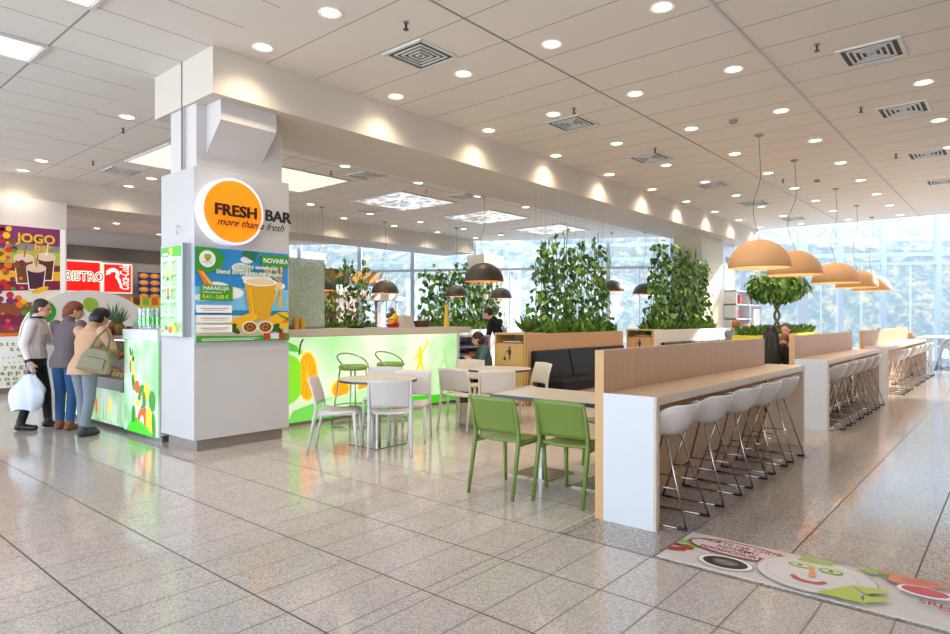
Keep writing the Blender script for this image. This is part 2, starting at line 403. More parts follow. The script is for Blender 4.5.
for y, ks, nm in ((9.68, (0, 2, 3, 4, 5), 'row just past the near beam'), (13.55, (0, 1, 3, 4, 5, 6, 7), 'row past the skylight panels'),
                  (14.7, (0, 1, 3, 4, 5, 6, 7), 'row beside the far beam'), (20.7, (2, 3), 'row before the far red signs'), (22.3, (2, 3), 'row nearest the far red signs')):
    for k in ks: pts.append((XS[k], y, k, nm))
ORD = ['first', 'second', 'third', 'fourth', 'fifth', 'sixth', 'seventh', 'eighth', 'ninth', 'tenth']
cnt = {}
for i, (x, y, k, nm) in enumerate(pts):
    c = cnt.get(nm, 0); cnt[nm] = c + 1
    lb = 'round downlight, %s from the left, %s' % (ORD[c], nm)
    if i == 0: dl.location = (x, y, Z); tag(dl, lb, None, 'recessed ceiling downlights')
    else: dup(dl, (x, y, Z), None, lb, 'recessed ceiling downlights')
# lit ceiling panels
PE = mat('panel_glow', '#fff1e2', .5, emit=PANEL_E)
def lpanel(x0, x1, y0, y1, lab, n=1, m=PE, split='x'):
    t = thing('ceiling_light_panel', lab, 'ceiling light', ((x0 + x1) / 2, (y0 + y1) / 2, Z), 0, 'lit ceiling panels')
    cx, cy = (x0 + x1) / 2, (y0 + y1) / 2
    f = MB()
    for (a, b_, c, d) in ((x0 - .03, x1 + .03, y0 - .03, y0), (x0 - .03, x1 + .03, y1, y1 + .03), (x0 - .03, x0, y0, y1), (x1, x1 + .03, y0, y1)):
        f.box(a - cx, c - cy, -.025, b_ - cx, d - cy, 0)
    f.build('frame', WHITE, t)
    for i in range(n):
        a, b_ = x0 + (x1 - x0) * i / n, x0 + (x1 - x0) * (i + 1) / n
        d = MB(); d.box(a + .012 - cx, y0 - cy, -.012, b_ - .012 - cx, y1 - cy, -.002); d.build('diffuser', m, t)
lpanel(.25, 2.14, 7.83, 8.41, 'rectangular warm lit ceiling panel at the left edge of the photo')
lpanel(.25, 2.14, 5.92, 6.52, 'rectangular lit ceiling panel cut by the top edge, above the near column')
lpanel(4.67, 8.35, 10.6, 12.4, 'large plain lit ceiling panel in strips behind the near column', 6)
SP = mat('sparkle_panel', '#8f9499', .2, emit=1.0); N, L, b = nd(SP)
t_ = N.new('ShaderNodeTexCoord'); v_ = N.new('ShaderNodeTexVoronoi'); v_.inputs['Scale'].default_value = 7; L.new(t_.outputs['Object'], v_.inputs['Vector'])
r_ = N.new('ShaderNodeValToRGB'); bw = N.new('ShaderNodeRGBToBW'); L.new(v_.outputs['Color'], bw.inputs[0]); L.new(bw.outputs[0], r_.inputs[0])
r_.color_ramp.elements[0].position = .25; r_.color_ramp.elements[0].color = hexc('#4f6470'); r_.color_ramp.elements[1].position = .62; r_.color_ramp.elements[1].color = hexc('#f2ded2')
L.new(r_.outputs[0], b.inputs['Emission Color'])
lpanel(9.83, 11.6, 10.6, 12.4, 'diamond-looking skylight panel with glittering crystal pattern, nearest of three', 1, SP)
lpanel(13.0, 14.75, 10.6, 12.4, 'glittering skylight panel above the large dark pendant lamp', 1, SP)
lpanel(16.3, 18.0, 10.6, 12.4, 'farthest glittering skylight panel, behind the tall vine wall', 1, SP)
# square vents
def vent_proto():
    t = thing('ceiling_vent', 'x', 'air vent', (0, 0, Z))
    f = MB()
    for s in (.30,):
        f.box(-s, -s, -.015, s, -s + .04, 0); f.box(-s, s - .04, -.015, s, s, 0); f.box(-s, -s, -.015, -s + .04, s, 0); f.box(s - .04, -s, -.015, s, s, 0)
    f.build('frame', mat('vent_white', '#d8d6d2', .4), t)
    b = MB(); b.box(-.27, -.27, -.003, .27, .27, -.001); b.build('backing', mat('vent_dark', '#4a463f', .7), t)
    for s in (.045, .10, .155, .21):
        q = MB(); w_ = .02
        for (a, b_, c, d) in ((-s, -s, s, -s + w_), (-s, s - w_, s, s), (-s, -s, -s + w_, s), (s - w_, -s, s, s)): q.box(a, b_, -.014, c, d, -.004)
        q.build('slat_ring', MC['vent_white'], t)
    return t
vp = vent_proto()
vl = [(4.9, 4.98, 'nearest the near column beside the beam'), (8.05, 5.02, 'second from the near column beside the beam'), (10.68, 5.03, 'third along the beam'), (13.75, 5.03, 'fourth along the beam'),
      (16.6, 5.03, 'above the orange pendants, fifth along the beam'), (19.9, 4.95, 'farthest one, over the leafy ficus tree'),
      (8.04, 1.22, 'nearest one right of the white ceiling rail'), (10.5, 1.22, 'second one right of the white ceiling rail'), (13.6, 1.22, 'third one right of the white ceiling rail'), (16.5, 1.22, 'fourth one right of the white ceiling rail'),
      (4.95, 13.3, 'over the far left counter behind the near column'), (8.3, 10.0, 'beside the plain lit panel, past the near beam'), (11.2, 9.9, 'beside the glittering skylight, past the near beam'), (11.0, 13.1, 'beyond the glittering skylight panel')]
for i, (x, y, lb) in enumerate(vl):
    lb = 'square ceiling air vent with nested slats, ' + lb
    if i == 0: vp.location = (x, y, Z); tag(vp, lb, None, 'square ceiling vents')
    else: dup(vp, (x, y, Z), None, lb, 'square ceiling vents')
# sprinklers and detectors
def sprk(x, y, lb, first=[None]):
    if first[0] is None:
        t = thing('ceiling_sprinkler', lb, 'sprinkler', (x, y, Z), 0, 'ceiling sprinklers'); first[0] = t
        q = MB(); q.cyl(0, 0, -.012, 0, .03, seg=12); q.build('base_plate', STEEL, t)
        q = MB(); q.cyl(0, 0, -.07, -.01, .01, .014, 8); q.cyl(0, 0, -.078, -.07, .028, seg=10); q.build('nozzle', mat('dark_metal', '#4c4843', .4, .6), t)
    else: dup(first[0], (x, y, Z), None, lb, 'ceiling sprinklers')
for px, py, lb in ((406, 22, 'above the nearest square vent'), (574, 108, 'beside the second square vent'), (655, 148, 'beside the third square vent'), (817, 44, 'left of the big vent by the white rail'),
                   (861, 107, 'left of the second vent by the rail'), (896, 154, 'left of the third vent by the rail'), (783, 179, 'between the pendant cords'), (123, 60 + 68, 'by the near column on its left'), (93, 161, 'near the left downlight pair'),
                   (331, 171, 'right of the near column'), (426, 190, 'by the glittering skylight')):
    p = at(px, py, z=Z); sprk(p.x, p.y, 'small ceiling sprinkler ' + lb)
for px, py, lb in ((733, 120, 'small grey smoke detector left of the nearest orange pendant cord'), (817, 180, 'small round smoke detector right of the second pendant cord')):
    p = at(px, py, z=Z); q = MB(); q.lathe([(0, -.05), (.04, -.05), (.055, -.03), (.055, 0), (0, 0)], 0, 0, 16)
    tag(q.build('smoke_detector', mat('grey_plastic', '#8d8880', .5), smooth='auto', loc=(p.x, p.y, Z)), lb, 'detector')
# ================================================================== PENDANT LAMPS
def pendant(x, y, R0, ztop, zrim, mo, mi, lab, group, e, sway=.12, seed=0):
    t = thing('pendant_lamp', lab, 'lamp', (x, y, zrim), 0, group)
    h = ztop - zrim; n = 10
    prof = [(R0 * math.cos(a), h * math.sin(a)) for a in [PI / 2 * k / n for k in range(n + 1)]]
    prof[-1] = (.012, h)
    s = MB(); s.lathe([(R0 * .985, -.012)] + prof, 0, 0, 40); s.build('lamp_shade', mo, t, smooth=True)
    s = MB(); s.lathe([(R0 * .985, -.012)] + [(max(.01, r * .965), z * .95) for r, z in prof], 0, 0, 40); s.build('shade_lining', mi, t, smooth=True)
    s = MB(); s.ball((0, 0, h * .5), .05); s.build('bulb', mat('bulb_glow', '#ffdda8', .4, emit=9), t, smooth=True)
    s = MB(); s.cyl(0, 0, h * .55, h - .005, .02, seg=12); s.build('lamp_holder', BLACK, t)
    top = Z - zrim; rnd = random.Random(seed); cp = []
    for k in range(25):
        q = k / 24; sg = sway * (math.sin(min(1, q / .6) * PI) ** 1.5 - .25 * math.sin(q * PI))
        cp.append((sg * -RX, sg * -RY, h + (top - h) * q))
    s = MB(); s.tube(cp, .0045, 6); s.build('cord', mat('cord_brown', '#6e4c40', .6), t, smooth=True)
    s = MB(); s.lathe([(0, top - .035), (.03, top - .035), (.07, top - .008), (.07, top), (0, top)], 0, 0, 20); s.build('ceiling_rose', mat('rose_brown', '#9b8a76', .5), t, smooth='auto')
    pl = bpy.data.lights.new('pendant_light', 'POINT'); pl.energy = e; pl.color = (1, .75, .48); pl.shadow_soft_size = .06
    po = bpy.data.objects.new('pendant_light', pl); C.objects.link(po); po.parent = t; po.location = (0, 0, h * .28)
OR = mat('orange_shade', '#c99a6c', .6); ORI = mat('orange_lining', '#e3bb90', .6)
DK = mat('dark_shade', '#4b443b', .5); DKI = mat('dark_lining', '#b98448', .6)
for i, (x, y, lb) in enumerate(((10.48, 3.11, 'large peach dome pendant lamp, nearest and leftmost of the row'), (12.55, 3.11, 'large peach dome pendant lamp, second in the row over the ficus tree'),
        (15.9, 3.10, 'peach dome pendant lamp, third in the row over the second bar table'), (18.6, 3.15, 'smaller-looking peach dome pendant lamp, fourth in the row'), (21.0, 3.18, 'farthest and palest peach dome pendant lamp'))):
    pendant(x, y, .46 if i < 2 else .48, 2.72, 2.28, OR, ORI, lb, 'peach pendant lamps over the bar tables', 5, (.11, .15, .14, .12, .1)[i], i)
for i, (px, d, R0, lb) in enumerate(((484, 14.9, .46, 'largest dark brown dome pendant lamp, in front of the vine wall'), (385, 18.9, .405, 'dark dome pendant lamp in front of the wooden kiosk awning'),
        (456.5, 20.1, .372, 'small dark dome pendant lamp above the yellow giraffe figure'), (501, 21.4, .374, 'small dark dome pendant lamp left of the tallest vine wall'),
        (612, 21.3, .40, 'dark dome pendant lamp between the two tall vine walls'), (645, 21.2, .40, 'dark dome pendant lamp half hidden by the right vine wall'), (322, 16.4, .365, 'dark dome pendant lamp half behind the etched glass screen'))):
    yr = {484: 281, 385: 293, 456.5: 296, 501: 298, 612: 291, 645: 294, 322: 290}[px]
    p = at(px, yr, d=d); pendant(p.x, p.y, R0, p.z + R0 * .93, p.z, DK, DKI, lb, 'dark dome pendant lamps', 7, .1, 9 + i)
# ================================================================== COLUMN SIGNS
G1 = pm('print_green', '#3f9a2c'); G2 = pm('print_lime', '#8cc63f'); WH = pm('print_white', '#f6f6f4'); BL = pm('print_blue', '#2f8fd0'); SKY = pm('print_sky', '#7cc3ea')
YE = pm('print_yellow', '#f2b61e'); OG = pm('print_orange', '#e8731c'); BK = pm('print_black', '#191919'); RD = pm('print_red', '#c8242a'); BR = pm('print_brown', '#6d4420'); SM = pm('print_smoothie', '#d9a51e')
CR = pm('print_cream', '#efe3c0'); GY = pm('print_grey', '#8a8a8a')
t = thing('round_sign', 'round orange backlit sign reading FRESH BAR more than a fresh on the near column', 'sign', (3.67, 6.88, 2.68))
s = MB()
def disc(mb, r0, y0, y1, m=None, n=56):
    mb.add([(r0 * math.cos(2 * PI * k / n), y, r0 * math.sin(2 * PI * k / n)) for y in (y0, y1) for k in range(n)],
           [tuple(range(n)), tuple(range(n, 2 * n))[::-1]] + [(k, (k + 1) % n, n + (k + 1) % n, n + k) for k in range(n)], m)
disc(s, .375, -.15, -.0); s.build('sign_body', mat('sign_white_glow', '#eef0ff', .4, emit=.3), t, smooth='auto')
s = MB(); disc(s, .345, -.156, -.15); s.build('sign_face', mat('orange_glow', '#ff8a0a', .4, emit=.5), t)
for tx_, ax_ in (('FRESH', -.24), ('BAR', .375)): P = Panel((ax_, -.165, -.055), (1, 0, 0), (0, 0, 1)); P.text(tx_, 0, 0, .178, BK, sx=1.06, bold=.02, depth=.02, k=1); P.build('sign_word', None, t, recalc=False)
P = Panel((-.21, -.165, -.165), (1, 0, 0), (0, 0, 1)); P.text('more than a fresh', 0, 0, .12, BK, shear=.5, sx=.96, bold=.004, depth=.006, k=1)
P.build('sign_script', None, t, recalc=False)
# poster with the smoothie
x0, x1 = 3.29, 4.48; z0, z1 = 1.21, 2.27; Wd, Hd = 1.17, 1.06
P = Panel((x0, 6.87, z0), (1, 0, 0), (0, 0, 1), .01); P.board(Wd, Hd, SKY)
P.rect(0, .62, Wd, Hd, BL)
for a, b_, ra, rb in ((.55, .85, .12, .06), (.62, .95, .08, .04), (.25, .62, .16, .06), (.42, .56, .16, .07), (.95, .66, .18, .06), (.75, .74, .2, .05), (.1, .5, .12, .04)): P.ell(a, b_, ra, rb, WH)
P.rect(0, .30, Wd, .36, pm('print_sea', '#1c86b8')); P.rect(0, 0, Wd, .3, pm('print_sand', '#e3d9b4'))
for k in range(5):  # palm fronds
    a = .3 + k * .55; P.poly([(.72, .93), (.72 + .2 * math.cos(a + .2), .93 + .14 * math.sin(a)), (.72 + .17 * math.cos(a - .2), .93 + .17 * math.sin(a - .3))], pm('print_palm', '#2f7a52'))
for k in range(7):
    a = 1.6 + k * .5; P.poly([(1.08, .7), (1.08 + .26 * math.cos(a + .14), .7 + .3 * math.sin(a + .14)), (1.08 + .26 * math.cos(a - .1), .7 + .3 * math.sin(a - .1))], YE)
P.ell(.10, .93, .24, .155, G1); P.ell(.14, .93, .095, .095, WH); P.ell(.13, .955, .03, .03, G2); P.ell(.155, .955, .03, .03, G2); P.ell(.142, .925, .025, .02, OG); P.text('fresh bar', .085, .885, .03, G1)
P.rect(.80, .90, Wd, Hd - .03, G1); P.text('NOVINKA', .825, .935, .078, WH, bold=.02, sx=.95)
[P.text(tx, a, b_, sz, mm, bold=bo) for tx, a, b_, sz in (('exotický osviežujúci', .46, .85, .07), ('blend so sviežou marakujou', .24, .775, .075)) for mm, bo in ((G1, .075), (WH, .02))]
P.poly([(.02, .8), (.08, .8), (.24, .60), (.30, .50), (.24, .52), (.10, .65)], OG); P.poly([(.05, .79), (.09, .78), (.24, .6), (.2, .6)], YE)   # parrot
P.ell(.28, .53, .035, .025, BL)
P.poly([(.575, .70), (.99, .70), (.91, .25), (.655, .25)], SM); P.ell(.782, .70, .22, .05, WH); P.ell(.782, .702, .19, .038, pm('print_froth', '#e5d19a')); P.poly([(.63, .62), (.66, .62), (.71, .27), (.69, .27)], YE)
for a, b_, c in ((.52, .22, YE), (.62, .26, YE), (.98, .24, YE), (1.08, .2, YE), (1.14, .28, OG), (1.04, .28, YE)): P.ell(a, b_, .13, .06, c, .3)
P.poly([(.93, .36), (1.19, .26), (1.19, .22), (1.0, .32)], G1)
for a in (.42, .98): P.ell(a, .16, .07, .035, pm('print_leaf', '#1f5c1c'), .6); P.ell(a + .04, .13, .07, .03, MC['print_leaf'], -.5)
for a in (.645, .845): P.ell(a, .165, .105, .075, CR); P.ell(a, .165, .08, .056, BR); [P.ell(a + .04 * math.cos(k), .165 + .027 * math.sin(k), .012, .01, OG, k=P.k + 1) for k in range(0, 7)]
P.rect(.05, .47, .43, .64, G1); P.text('MARAKUJA', .075, .585, .062, WH, bold=.01); P.text('sladké, osviežujúce', .075, .55, .03, WH); P.text('0,4 l - 3,00 €', .075, .49, .058, pm('print_neon', '#e9f22b'), bold=.01)
for k, b_ in enumerate((.33, .22, .11)): P.rect(0, b_, .42, b_ + .085, WH); P.rect(.05, b_ + .045, .38, b_ + .052, RD); P.rect(.08, b_ + .025, .34, b_ + .031, GY)
P.poly([(0, 0), (Wd, 0), (Wd, .09), (.7, .06), (0, .075)], G1); P.rect(.06, .035, .75, .041, WH); P.rect(.06, .018, .7, .024, WH)
P.rect(.82, .02, .90, .09, RD); P.rect(.91, .02, 1.02, .09, pm('print_pale', '#d9d9d9')); P.rect(1.03, .02, 1.11, .09, RD)
o = P.build('wall_poster', recalc=False); tag(o, 'blue and green poster of a yellow smoothie reading NOVINKA on the near column', 'poster')
# menu lightbox on the left face
t = thing('menu_lightbox', 'tall narrow backlit green and white menu board on the left side of the near column', 'menu board', (3.29, 7.22, 1.27))
s = MB(); s.box(-.10, -.27, 0, 0, .27, 1.04); s.build('frame', ALU, t, bev=.006)
WE = pm('menu_white', '#c2dcbd', .25); GE = pm('menu_green', '#4fae2a', .35); YEe = pm('menu_yellow', '#f5c92a', .7); RE_ = pm('menu_red', '#e4553a', .7); LG = pm('menu_lime', '#83bf62', .3); DG = pm('menu_dark_green', '#1f7d3a', .3)
P = Panel((-.102, .25, .03), (0, -1, 0), (0, 0, 1)); P.rect(0, 0, .5, .98, WE)
P.poly([(0, .98), (.5, .98), (.5, .86), (.3, .87), (.12, .91), (0, .88)], GE); P.ell(.25, .93, .045, .04, YEe); P.rect(.03, .87, .19, .93, DG); P.rect(.045, .88, .175, .92, WE)
for k in range(5):
    for c in (0, 1):
        a, b_ = (.06, .80 - .155 * k) if c == 0 else (.29, .80 - .155 * k)
        P.ell(a + .03, b_, .03, .014, GE, .3); P.ell(a + .09, b_ + .01, .03, .014, LG, .3)
        for q in range(5): P.rect(a, b_ - .03 - .018 * q, a + .15 - .02 * (q % 3), b_ - .024 - .018 * q, LG)
for a, b_, c in ((.26, .62, YEe), (.27, .41, RE_)): P.poly([(a - .03, b_), (a + .03, b_), (a + .02, b_ + .09), (a, b_ + .14), (a - .02, b_ + .09)], c); P.ell(a, b_, .03, .025, DG)
for a, b_, r, c in ((.03, .05, .03, GE), (.10, .03, .018, RE_), (.16, .04, .016, RE_), (.23, .07, .03, DG), (.33, .05, .05, OG), (.42, .06, .05, YEe), (.46, .11, .03, GE), (.38, .1, .03, YEe)): P.ell(a, b_, r, r * .8, c)
P.build('menu_face', None, t, recalc=False)
t = MB(); t.tube([(3.29, 7.23, 2.52), (3.25, 7.23, 2.52), (3.25, 7.23, 2.44), (3.27, 7.23, 2.43)], .006); tag(t.build('wall_hook', STEEL), 'small metal hook above the narrow menu board', 'hook')
# ================================================================== FRUIT BAR COUNTER
LITG = pm('lit_pale_green', '#d8f7d4', .5); LITW = pm('lit_white', '#e6f6e4', .5); LG2 = pm('lit_green', '#42c41c', .6); LG3 = pm('lit_apple', '#84dd2c', .62); LOR = pm('lit_orange', '#ff9c12', .75); LYE = pm('lit_yellow', '#ffce3a', .72)
LMD = pm('lit_soft_green', '#a8e29a', .55); LRE = pm('lit_red', '#ef5b2c', .6); LDG = pm('lit_dark_green', '#2c8a24', .5); LBK = pm('lit_stem', '#3b3a20', .1); LG4 = pm('lit_mint', '#c3f0bb', .6)
t = thing('juice_bar_counter', 'long white fruit bar counter with backlit green front, running from the near column', 'counter', (3.25, 7.55, 0))
TOP = mat('counter_top', '#cfc3b2', .35)
s = MB(); s.box(1.23, .03, .1, 5.12, .62, 1.22); s.build('front_body', PANELW, t)
s = MB(); s.box(0.04, .18, .08, .62, 1.19, 1.22); s.build('side_body', PANELW, t)
s = MB(); s.box(1.23, .0, 1.225, 5.45, .72, 1.33); s.build('countertop', TOP, t, bev=.004)
s = MB(); s.box(0, .17, 1.21, .70, 1.20, 1.34); s.build('side_countertop', mat('counter_top_white', '#dfe2e8', .3), t, bev=.004)
s = MB(); s.box(1.23, .05, 0, 5.12, .1, .1); s.box(.06, .18, 0, .6, 1.19, .08); s.build('plinth', STEEL, t)
s = MB(); s.box(5.07, 0, 0, 5.14, .05, 1.225); s.build('end_trim', PANELW, t)
# lit front artwork
N, L, b = nd(LITG); t_ = N.new('ShaderNodeTexCoord'); n_ = N.new('ShaderNodeTexNoise'); n_.inputs['Scale'].default_value = 1.1; n_.inputs['Detail'].default_value = 1; L.new(t_.outputs['Object'], n_.inputs['Vector'])
r_ = N.new('ShaderNodeValToRGB'); L.new(n_.outputs[0], r_.inputs[0]); r_.color_ramp.elements[0].position = .30; r_.color_ramp.elements[0].color = hexc('#a9e6a0'); r_.color_ramp.elements[1].position = .58; r_.color_ramp.elements[1].color = hexc('#e4f4de')
L.new(r_.outputs[0], b.inputs['Emission Color']); L.new(r_.outputs[0], b.inputs['Base Color'])
P = Panel((1.23, .005, .05), (1, 0, 0), (0, 0, 1), .02); P.board(3.85, 1.17, LITG)
P.poly([(0, 0), (3.85, 0), (3.85, .15), (3.3, .13), (2.5, .17), (1.9, .16), (1.0, .04), (0, .0)], LG2)
P.poly([(.5, .16), (1.0, .27), (1.7, .34), (2.3, .22), (2.6, .12), (1.9, .09), (1.1, .02), (.4, -.02)], pm('lit_edge', '#7ae05a', .5))
P.ell(2.4, .85, .25, .12, LG4, .4); P.ell(3.25, .85, .12, .2, LG4)
P.ell(.74, .62, .185, .37, LITW); P.ell(.74, .62, .172, .355, LYE); P.ell(.735, .62, .15, .32, LOR)
for k in range(9):
    a = k * PI * 2 / 9; P.stroke([(.73, .62), (.73 + .13 * math.cos(a), .62 + .29 * math.sin(a))], .006, LYE, k=20)
P.k = 21; P.poly([(min(.625, .36 + .33 * math.cos(2 * PI * q_ / 40)), .60 + .355 * math.sin(2 * PI * q_ / 40) * (1 - .08 * math.cos(2 * PI * q_ / 40) ** 8)) for q_ in range(40)], LG3); P.ell(.22, .68, .10, .2, LG4)
P.poly([(.58, .93), (.66, .93), (.64, 1.0), (.58, .99)], LG3); P.stroke([(.59, .93), (.62, 1.08), (.66, 1.14)], .026, LBK); P.poly([(.40, 1.12), (.56, 1.05), (.60, .96), (.44, .98)], pm('lit_leaf', '#5cc23a', .5))
for a, w_ in ((1.3, .34), (1.78, .36)): P.ell(a, .40, w_ * .5, .15, LYE); P.ell(a, .39, w_ * .42, .12, LOR)
P.poly([(1.0, .25), (2.0, .42), (2.1, .22), (1.1, .1)], LG4)
P.ell(2.92, .92, .045, .05, LYE); P.ell(2.92, .78, .06, .13, LYE); P.stroke([(2.95, .85), (3.06, .98), (3.1, 1.06)], .04, LYE); P.stroke([(2.88, .85), (2.8, .76)], .04, LYE); P.stroke([(2.9, .68), (2.84, .58), (2.78, .54)], .05, LYE); P.stroke([(2.95, .68), (3.0, .54)], .05, LYE)
P.ell(3.48, .42, .13, .34, LMD, -.1); P.ell(3.46, .40, .07, .26, LITW, -.1); P.ell(3.52, .80, .05, .14, LMD, .2)
P.build('front_artwork', None, t, recalc=False)
# lit side artwork (faces -X)
def yy(v): return v
LITS = pm('side_pale_green', '#b4dcae', .32); N, L, b = nd(LITS); t_ = N.new('ShaderNodeTexCoord'); n_ = N.new('ShaderNodeTexNoise'); n_.inputs['Scale'].default_value = 2.2; n_.inputs['Detail'].default_value = 1; L.new(t_.outputs['Object'], n_.inputs['Vector'])
r_ = N.new('ShaderNodeValToRGB'); L.new(n_.outputs[0], r_.inputs[0]); r_.color_ramp.elements[0].position = .35; r_.color_ramp.elements[0].color = hexc('#8fcb8a'); r_.color_ramp.elements[1].position = .6; r_.color_ramp.elements[1].color = hexc('#d8e8d4'); L.new(r_.outputs[0], b.inputs['Emission Color']); L.new(r_.outputs[0], b.inputs['Base Color'])
P = Panel((.015, 1.18, .06), (0, -1, 0), (0, 0, 1), .02); P.board(1.0, 1.15, LITS)
P.poly([(.08, 0), (.85, 0), (.85, .02), (.6, .16), (.42, .20), (.25, .14), (.1, .04)], LG2)
for a, b_, ra, rb, c, ro in ((.12, 1.02, .02, .05, LDG, .3), (.17, .98, .016, .06, LDG, -.3), (.17, .87, .022, .09, LYE, .1), (.13, .83, .015, .07, LDG, 0), (.2, .93, .02, .03, LBK, 0), (.23, .72, .03, .06, LYE, .4), (.21, .63, .035, .09, LDG, .2),
                            (.31, .58, .055, .07, LRE, 0), (.42, .55, .07, .045, LDG, .6), (.56, .54, .055, .10, LYE, .1), (.37, .45, .04, .035, LDG, .8), (.33, .38, .04, .04, LYE, 0), (.50, .43, .04, .09, LDG, 0), (.70, .43, .065, .11, LDG, .1),
                            (.52, .30, .03, .035, LRE, 0), (.45, .32, .05, .03, LDG, .9), (.22, .20, .04, .12, LDG, .0), (.45, .16, .10, .14, LRE, -.2), (.45, .13, .045, .09, LITW, -.1), (.64, .18, .07, .15, LYE, .1), (.74, .15, .035, .13, LDG, .1), (.46, .5, .025, .02, LRE, 0)):
    P.ell(.06 + a * 1.12, b_ * .98, ra * 1.35, rb * 1.15, c, ro)
P.poly([(.08, 0), (.85, 0), (.86, .03), (.7, .1), (.5, .16), (.35, .14), (.2, .08)], LG2)
for k in range(14): P.ell(.12 + .5 * ((k * 37) % 17) / 17, .35 + .6 * ((k * 53) % 19) / 19, .008, .012, LMD, k=70)
P.build('side_artwork', None, t, recalc=False)
# display case
t = thing('display_case', 'lit glass food display case in the left counter, in front of the three customers', 'display case', (3.25, 8.77, 0))
s = MB(); s.box(.05, .0, .06, .7, 2.7, .52); s.build('base_cabinet', PANELW, t)
P = Panel((.04, 2.7, .06), (0, -1, 0), (0, 0, 1), .01); P.board(2.7, .46, LITS)
for k in range(26): a = .1 + 2.5 * ((k * 29) % 31) / 31; P.poly([(a, .04), (a + .03, .04), (a + .05 + .05 * math.sin(k), .34)], (LMD, LG2, LG4)[k % 3], k=1 + k % 5)
for a, b_, c in ((2.2, .25, LYE), (1.7, .2, LRE), (1.0, .22, LOR), (.5, .2, LYE), (1.35, .25, LDG)): P.ell(a, b_, .05, .12, c, .1)
P.build('base_artwork', None, t, recalc=False)
s = MB(); s.extr([(.04, 0, .52), (.3, 0, .52), (.3, 0, .66), (.10, 0, .66)], (0, 2.7, 0)); s.build('sill', STEEL, t)
s = MB(); s.extr([(.10, 0, .66), (.11, 0, .66), (.05, 0, 1.20), (.04, 0, 1.20)], (0, 2.7, 0)); s.build('front_glass', CGLASS, t)
s = MB(); s.box(.02, 0, 1.20, .7, 2.7, 1.24); s.build('top_shelf', PANELW, t)
s = MB(); s.box(.66, 0, .52, .7, 2.7, 1.2); s.build('back_panel', mat('case_back', '#5a4a3c', .5), t)
s = MB(); s.box(.30, .02, .90, .66, 2.68, .915); s.build('middle_shelf', CGLASS, t)
s = MB(); s.box(.10, .02, 1.18, .14, 2.68, 1.2); s.build('case_lamp', mat('case_glow', '#ffe9c8', .4, emit=4), t)
s = MB(); s.extr([(-.0, 0, .52), (.10, 0, .52), (.10, 0, .95)], (0, .05, 0)); s.build('side_bracket', mat('bracket_grey', '#7c8790', .4, .4), t)
FR = [('orange', '#e8791a', .045, 'orange'), ('lemon', '#f0c62a', .04, 'lemon'), ('red_apple', '#b5261c', .045, 'apple'), ('lime', '#6fa52a', .038, 'lime')]
random.seed(2)
fr = {}
for nme, col, r, ct in FR:
    q = MB(); q.lathe([(.004, r * .88), (r * .35, r * .98), (r * .8, r * .62), (r, 0), (r * .8, -r * .6), (r * .35, -r * .92), (.004, -r * .88)], 0, 0, 14)
    o = q.build(nme, mat('fruit_' + nme, col, .4, noise=.1), smooth=True); st = MB(); st.tube([(0, 0, r * .86), (.004, 0, r * 1.15)], .004, 6); st.build('stem', BR, o); fr[nme] = [o, ct, 0]
rows = ['front row', 'second row', 'third row', 'back row']
for tier, (zb, xx) in enumerate(((.665, .20), (.92, .36))):
    for c in range(4 if tier == 0 else 3):
        for k in range(18):
            nme, col, r, ct = FR[(k // 3 + c + tier * 2) % 4]
            y = 8.83 + k * .145 + .03 * (c % 2); x = 3.25 + xx + c * .09
            src = fr[nme]; gl = '%ss laid out on the %s shelf of the display case' % (nme.replace('_', ' '), ('lower', 'upper')[tier])
            lb = '%s among the fruit on the %s shelf of the display case' % (nme.replace('_', ' '), ('lower', 'upper')[tier])
            if src[2] == 0 and False: pass
            o = src[0] if src[2] == 0 else src[0].copy()
            if src[2]:
                C.objects.link(o)
                for ch in src[0].children: c2 = ch.copy(); C.objects.link(c2); c2.parent = o
            src[2] += 1
            o.location = (x, y, zb + r * .9); tag(o, lb, ct, gl)
# ---- things on the side counter
def zplane(px, py, Y): return at(px, py, Y=Y)
def pineapple(x, y, z, s, lab, lean=0):
    t = thing('pineapple', lab, 'pineapple', (x, y, z)); t.rotation_euler = (lean, 0, 0)
    q = MB(); q.lathe([(.02 * s, 0), (.055 * s, .02 * s), (.07 * s, .08 * s), (.062 * s, .14 * s), (.03 * s, .175 * s)], 0, 0, 14, None, True); q.build('fruit_body', mat('pineapple_skin', '#8a6a2c', .6, noise=.4, nscale=60), t, smooth=True)
    q = MB()
    for k in range(26):
        a = k * 2.4; r = .02 + .0035 * k * .4; h = .12 + .10 * (1 - k / 26); lean_ = .25 + .9 * k / 26
        d = Vector((math.cos(a), math.sin(a), 0)); b0 = Vector((0, 0, .17 * s)); tip = b0 + (d * math.sin(lean_) + Vector((0, 0, 1)) * math.cos(lean_)) * h * s * 1.2
        sd_ = Vector((-d.y, d.x, 0)) * .014 * s; mid = b0.lerp(tip, .5) + d * .01 * s
        q.add([b0 - sd_, b0 + sd_, mid + sd_, tip, mid - sd_], [(0, 1, 2, 3, 4)])
    q.build('leaf_crown', mat('pineapple_leaf', '#5f7f5c', .5, noise=.3), t, solid=.001, recalc=False)
pineapple(3.5, 9.72, 1.34 - .10, 1.15, 'spiky-leaved pineapple on the side counter left of the woman with the olive handbag', 0)
pineapple(3.5, 9.52, 1.34 - .10, 1.0, 'brown pineapple without much leaf standing nearer the near column', .1)
q = MB(); q.lathe([(.0, 0), (.04, 0), (.052, .12), (.054, .125), (.047, .12), (.036, .01)], 0, 0, 18)
o = q.build('paper_cup', mat('orange_cup', '#e8642c', .5), smooth='auto', loc=(3.38, 9.62, 1.24)); tag(o, 'orange paper cup on the side counter in front of the pineapple', 'cup')
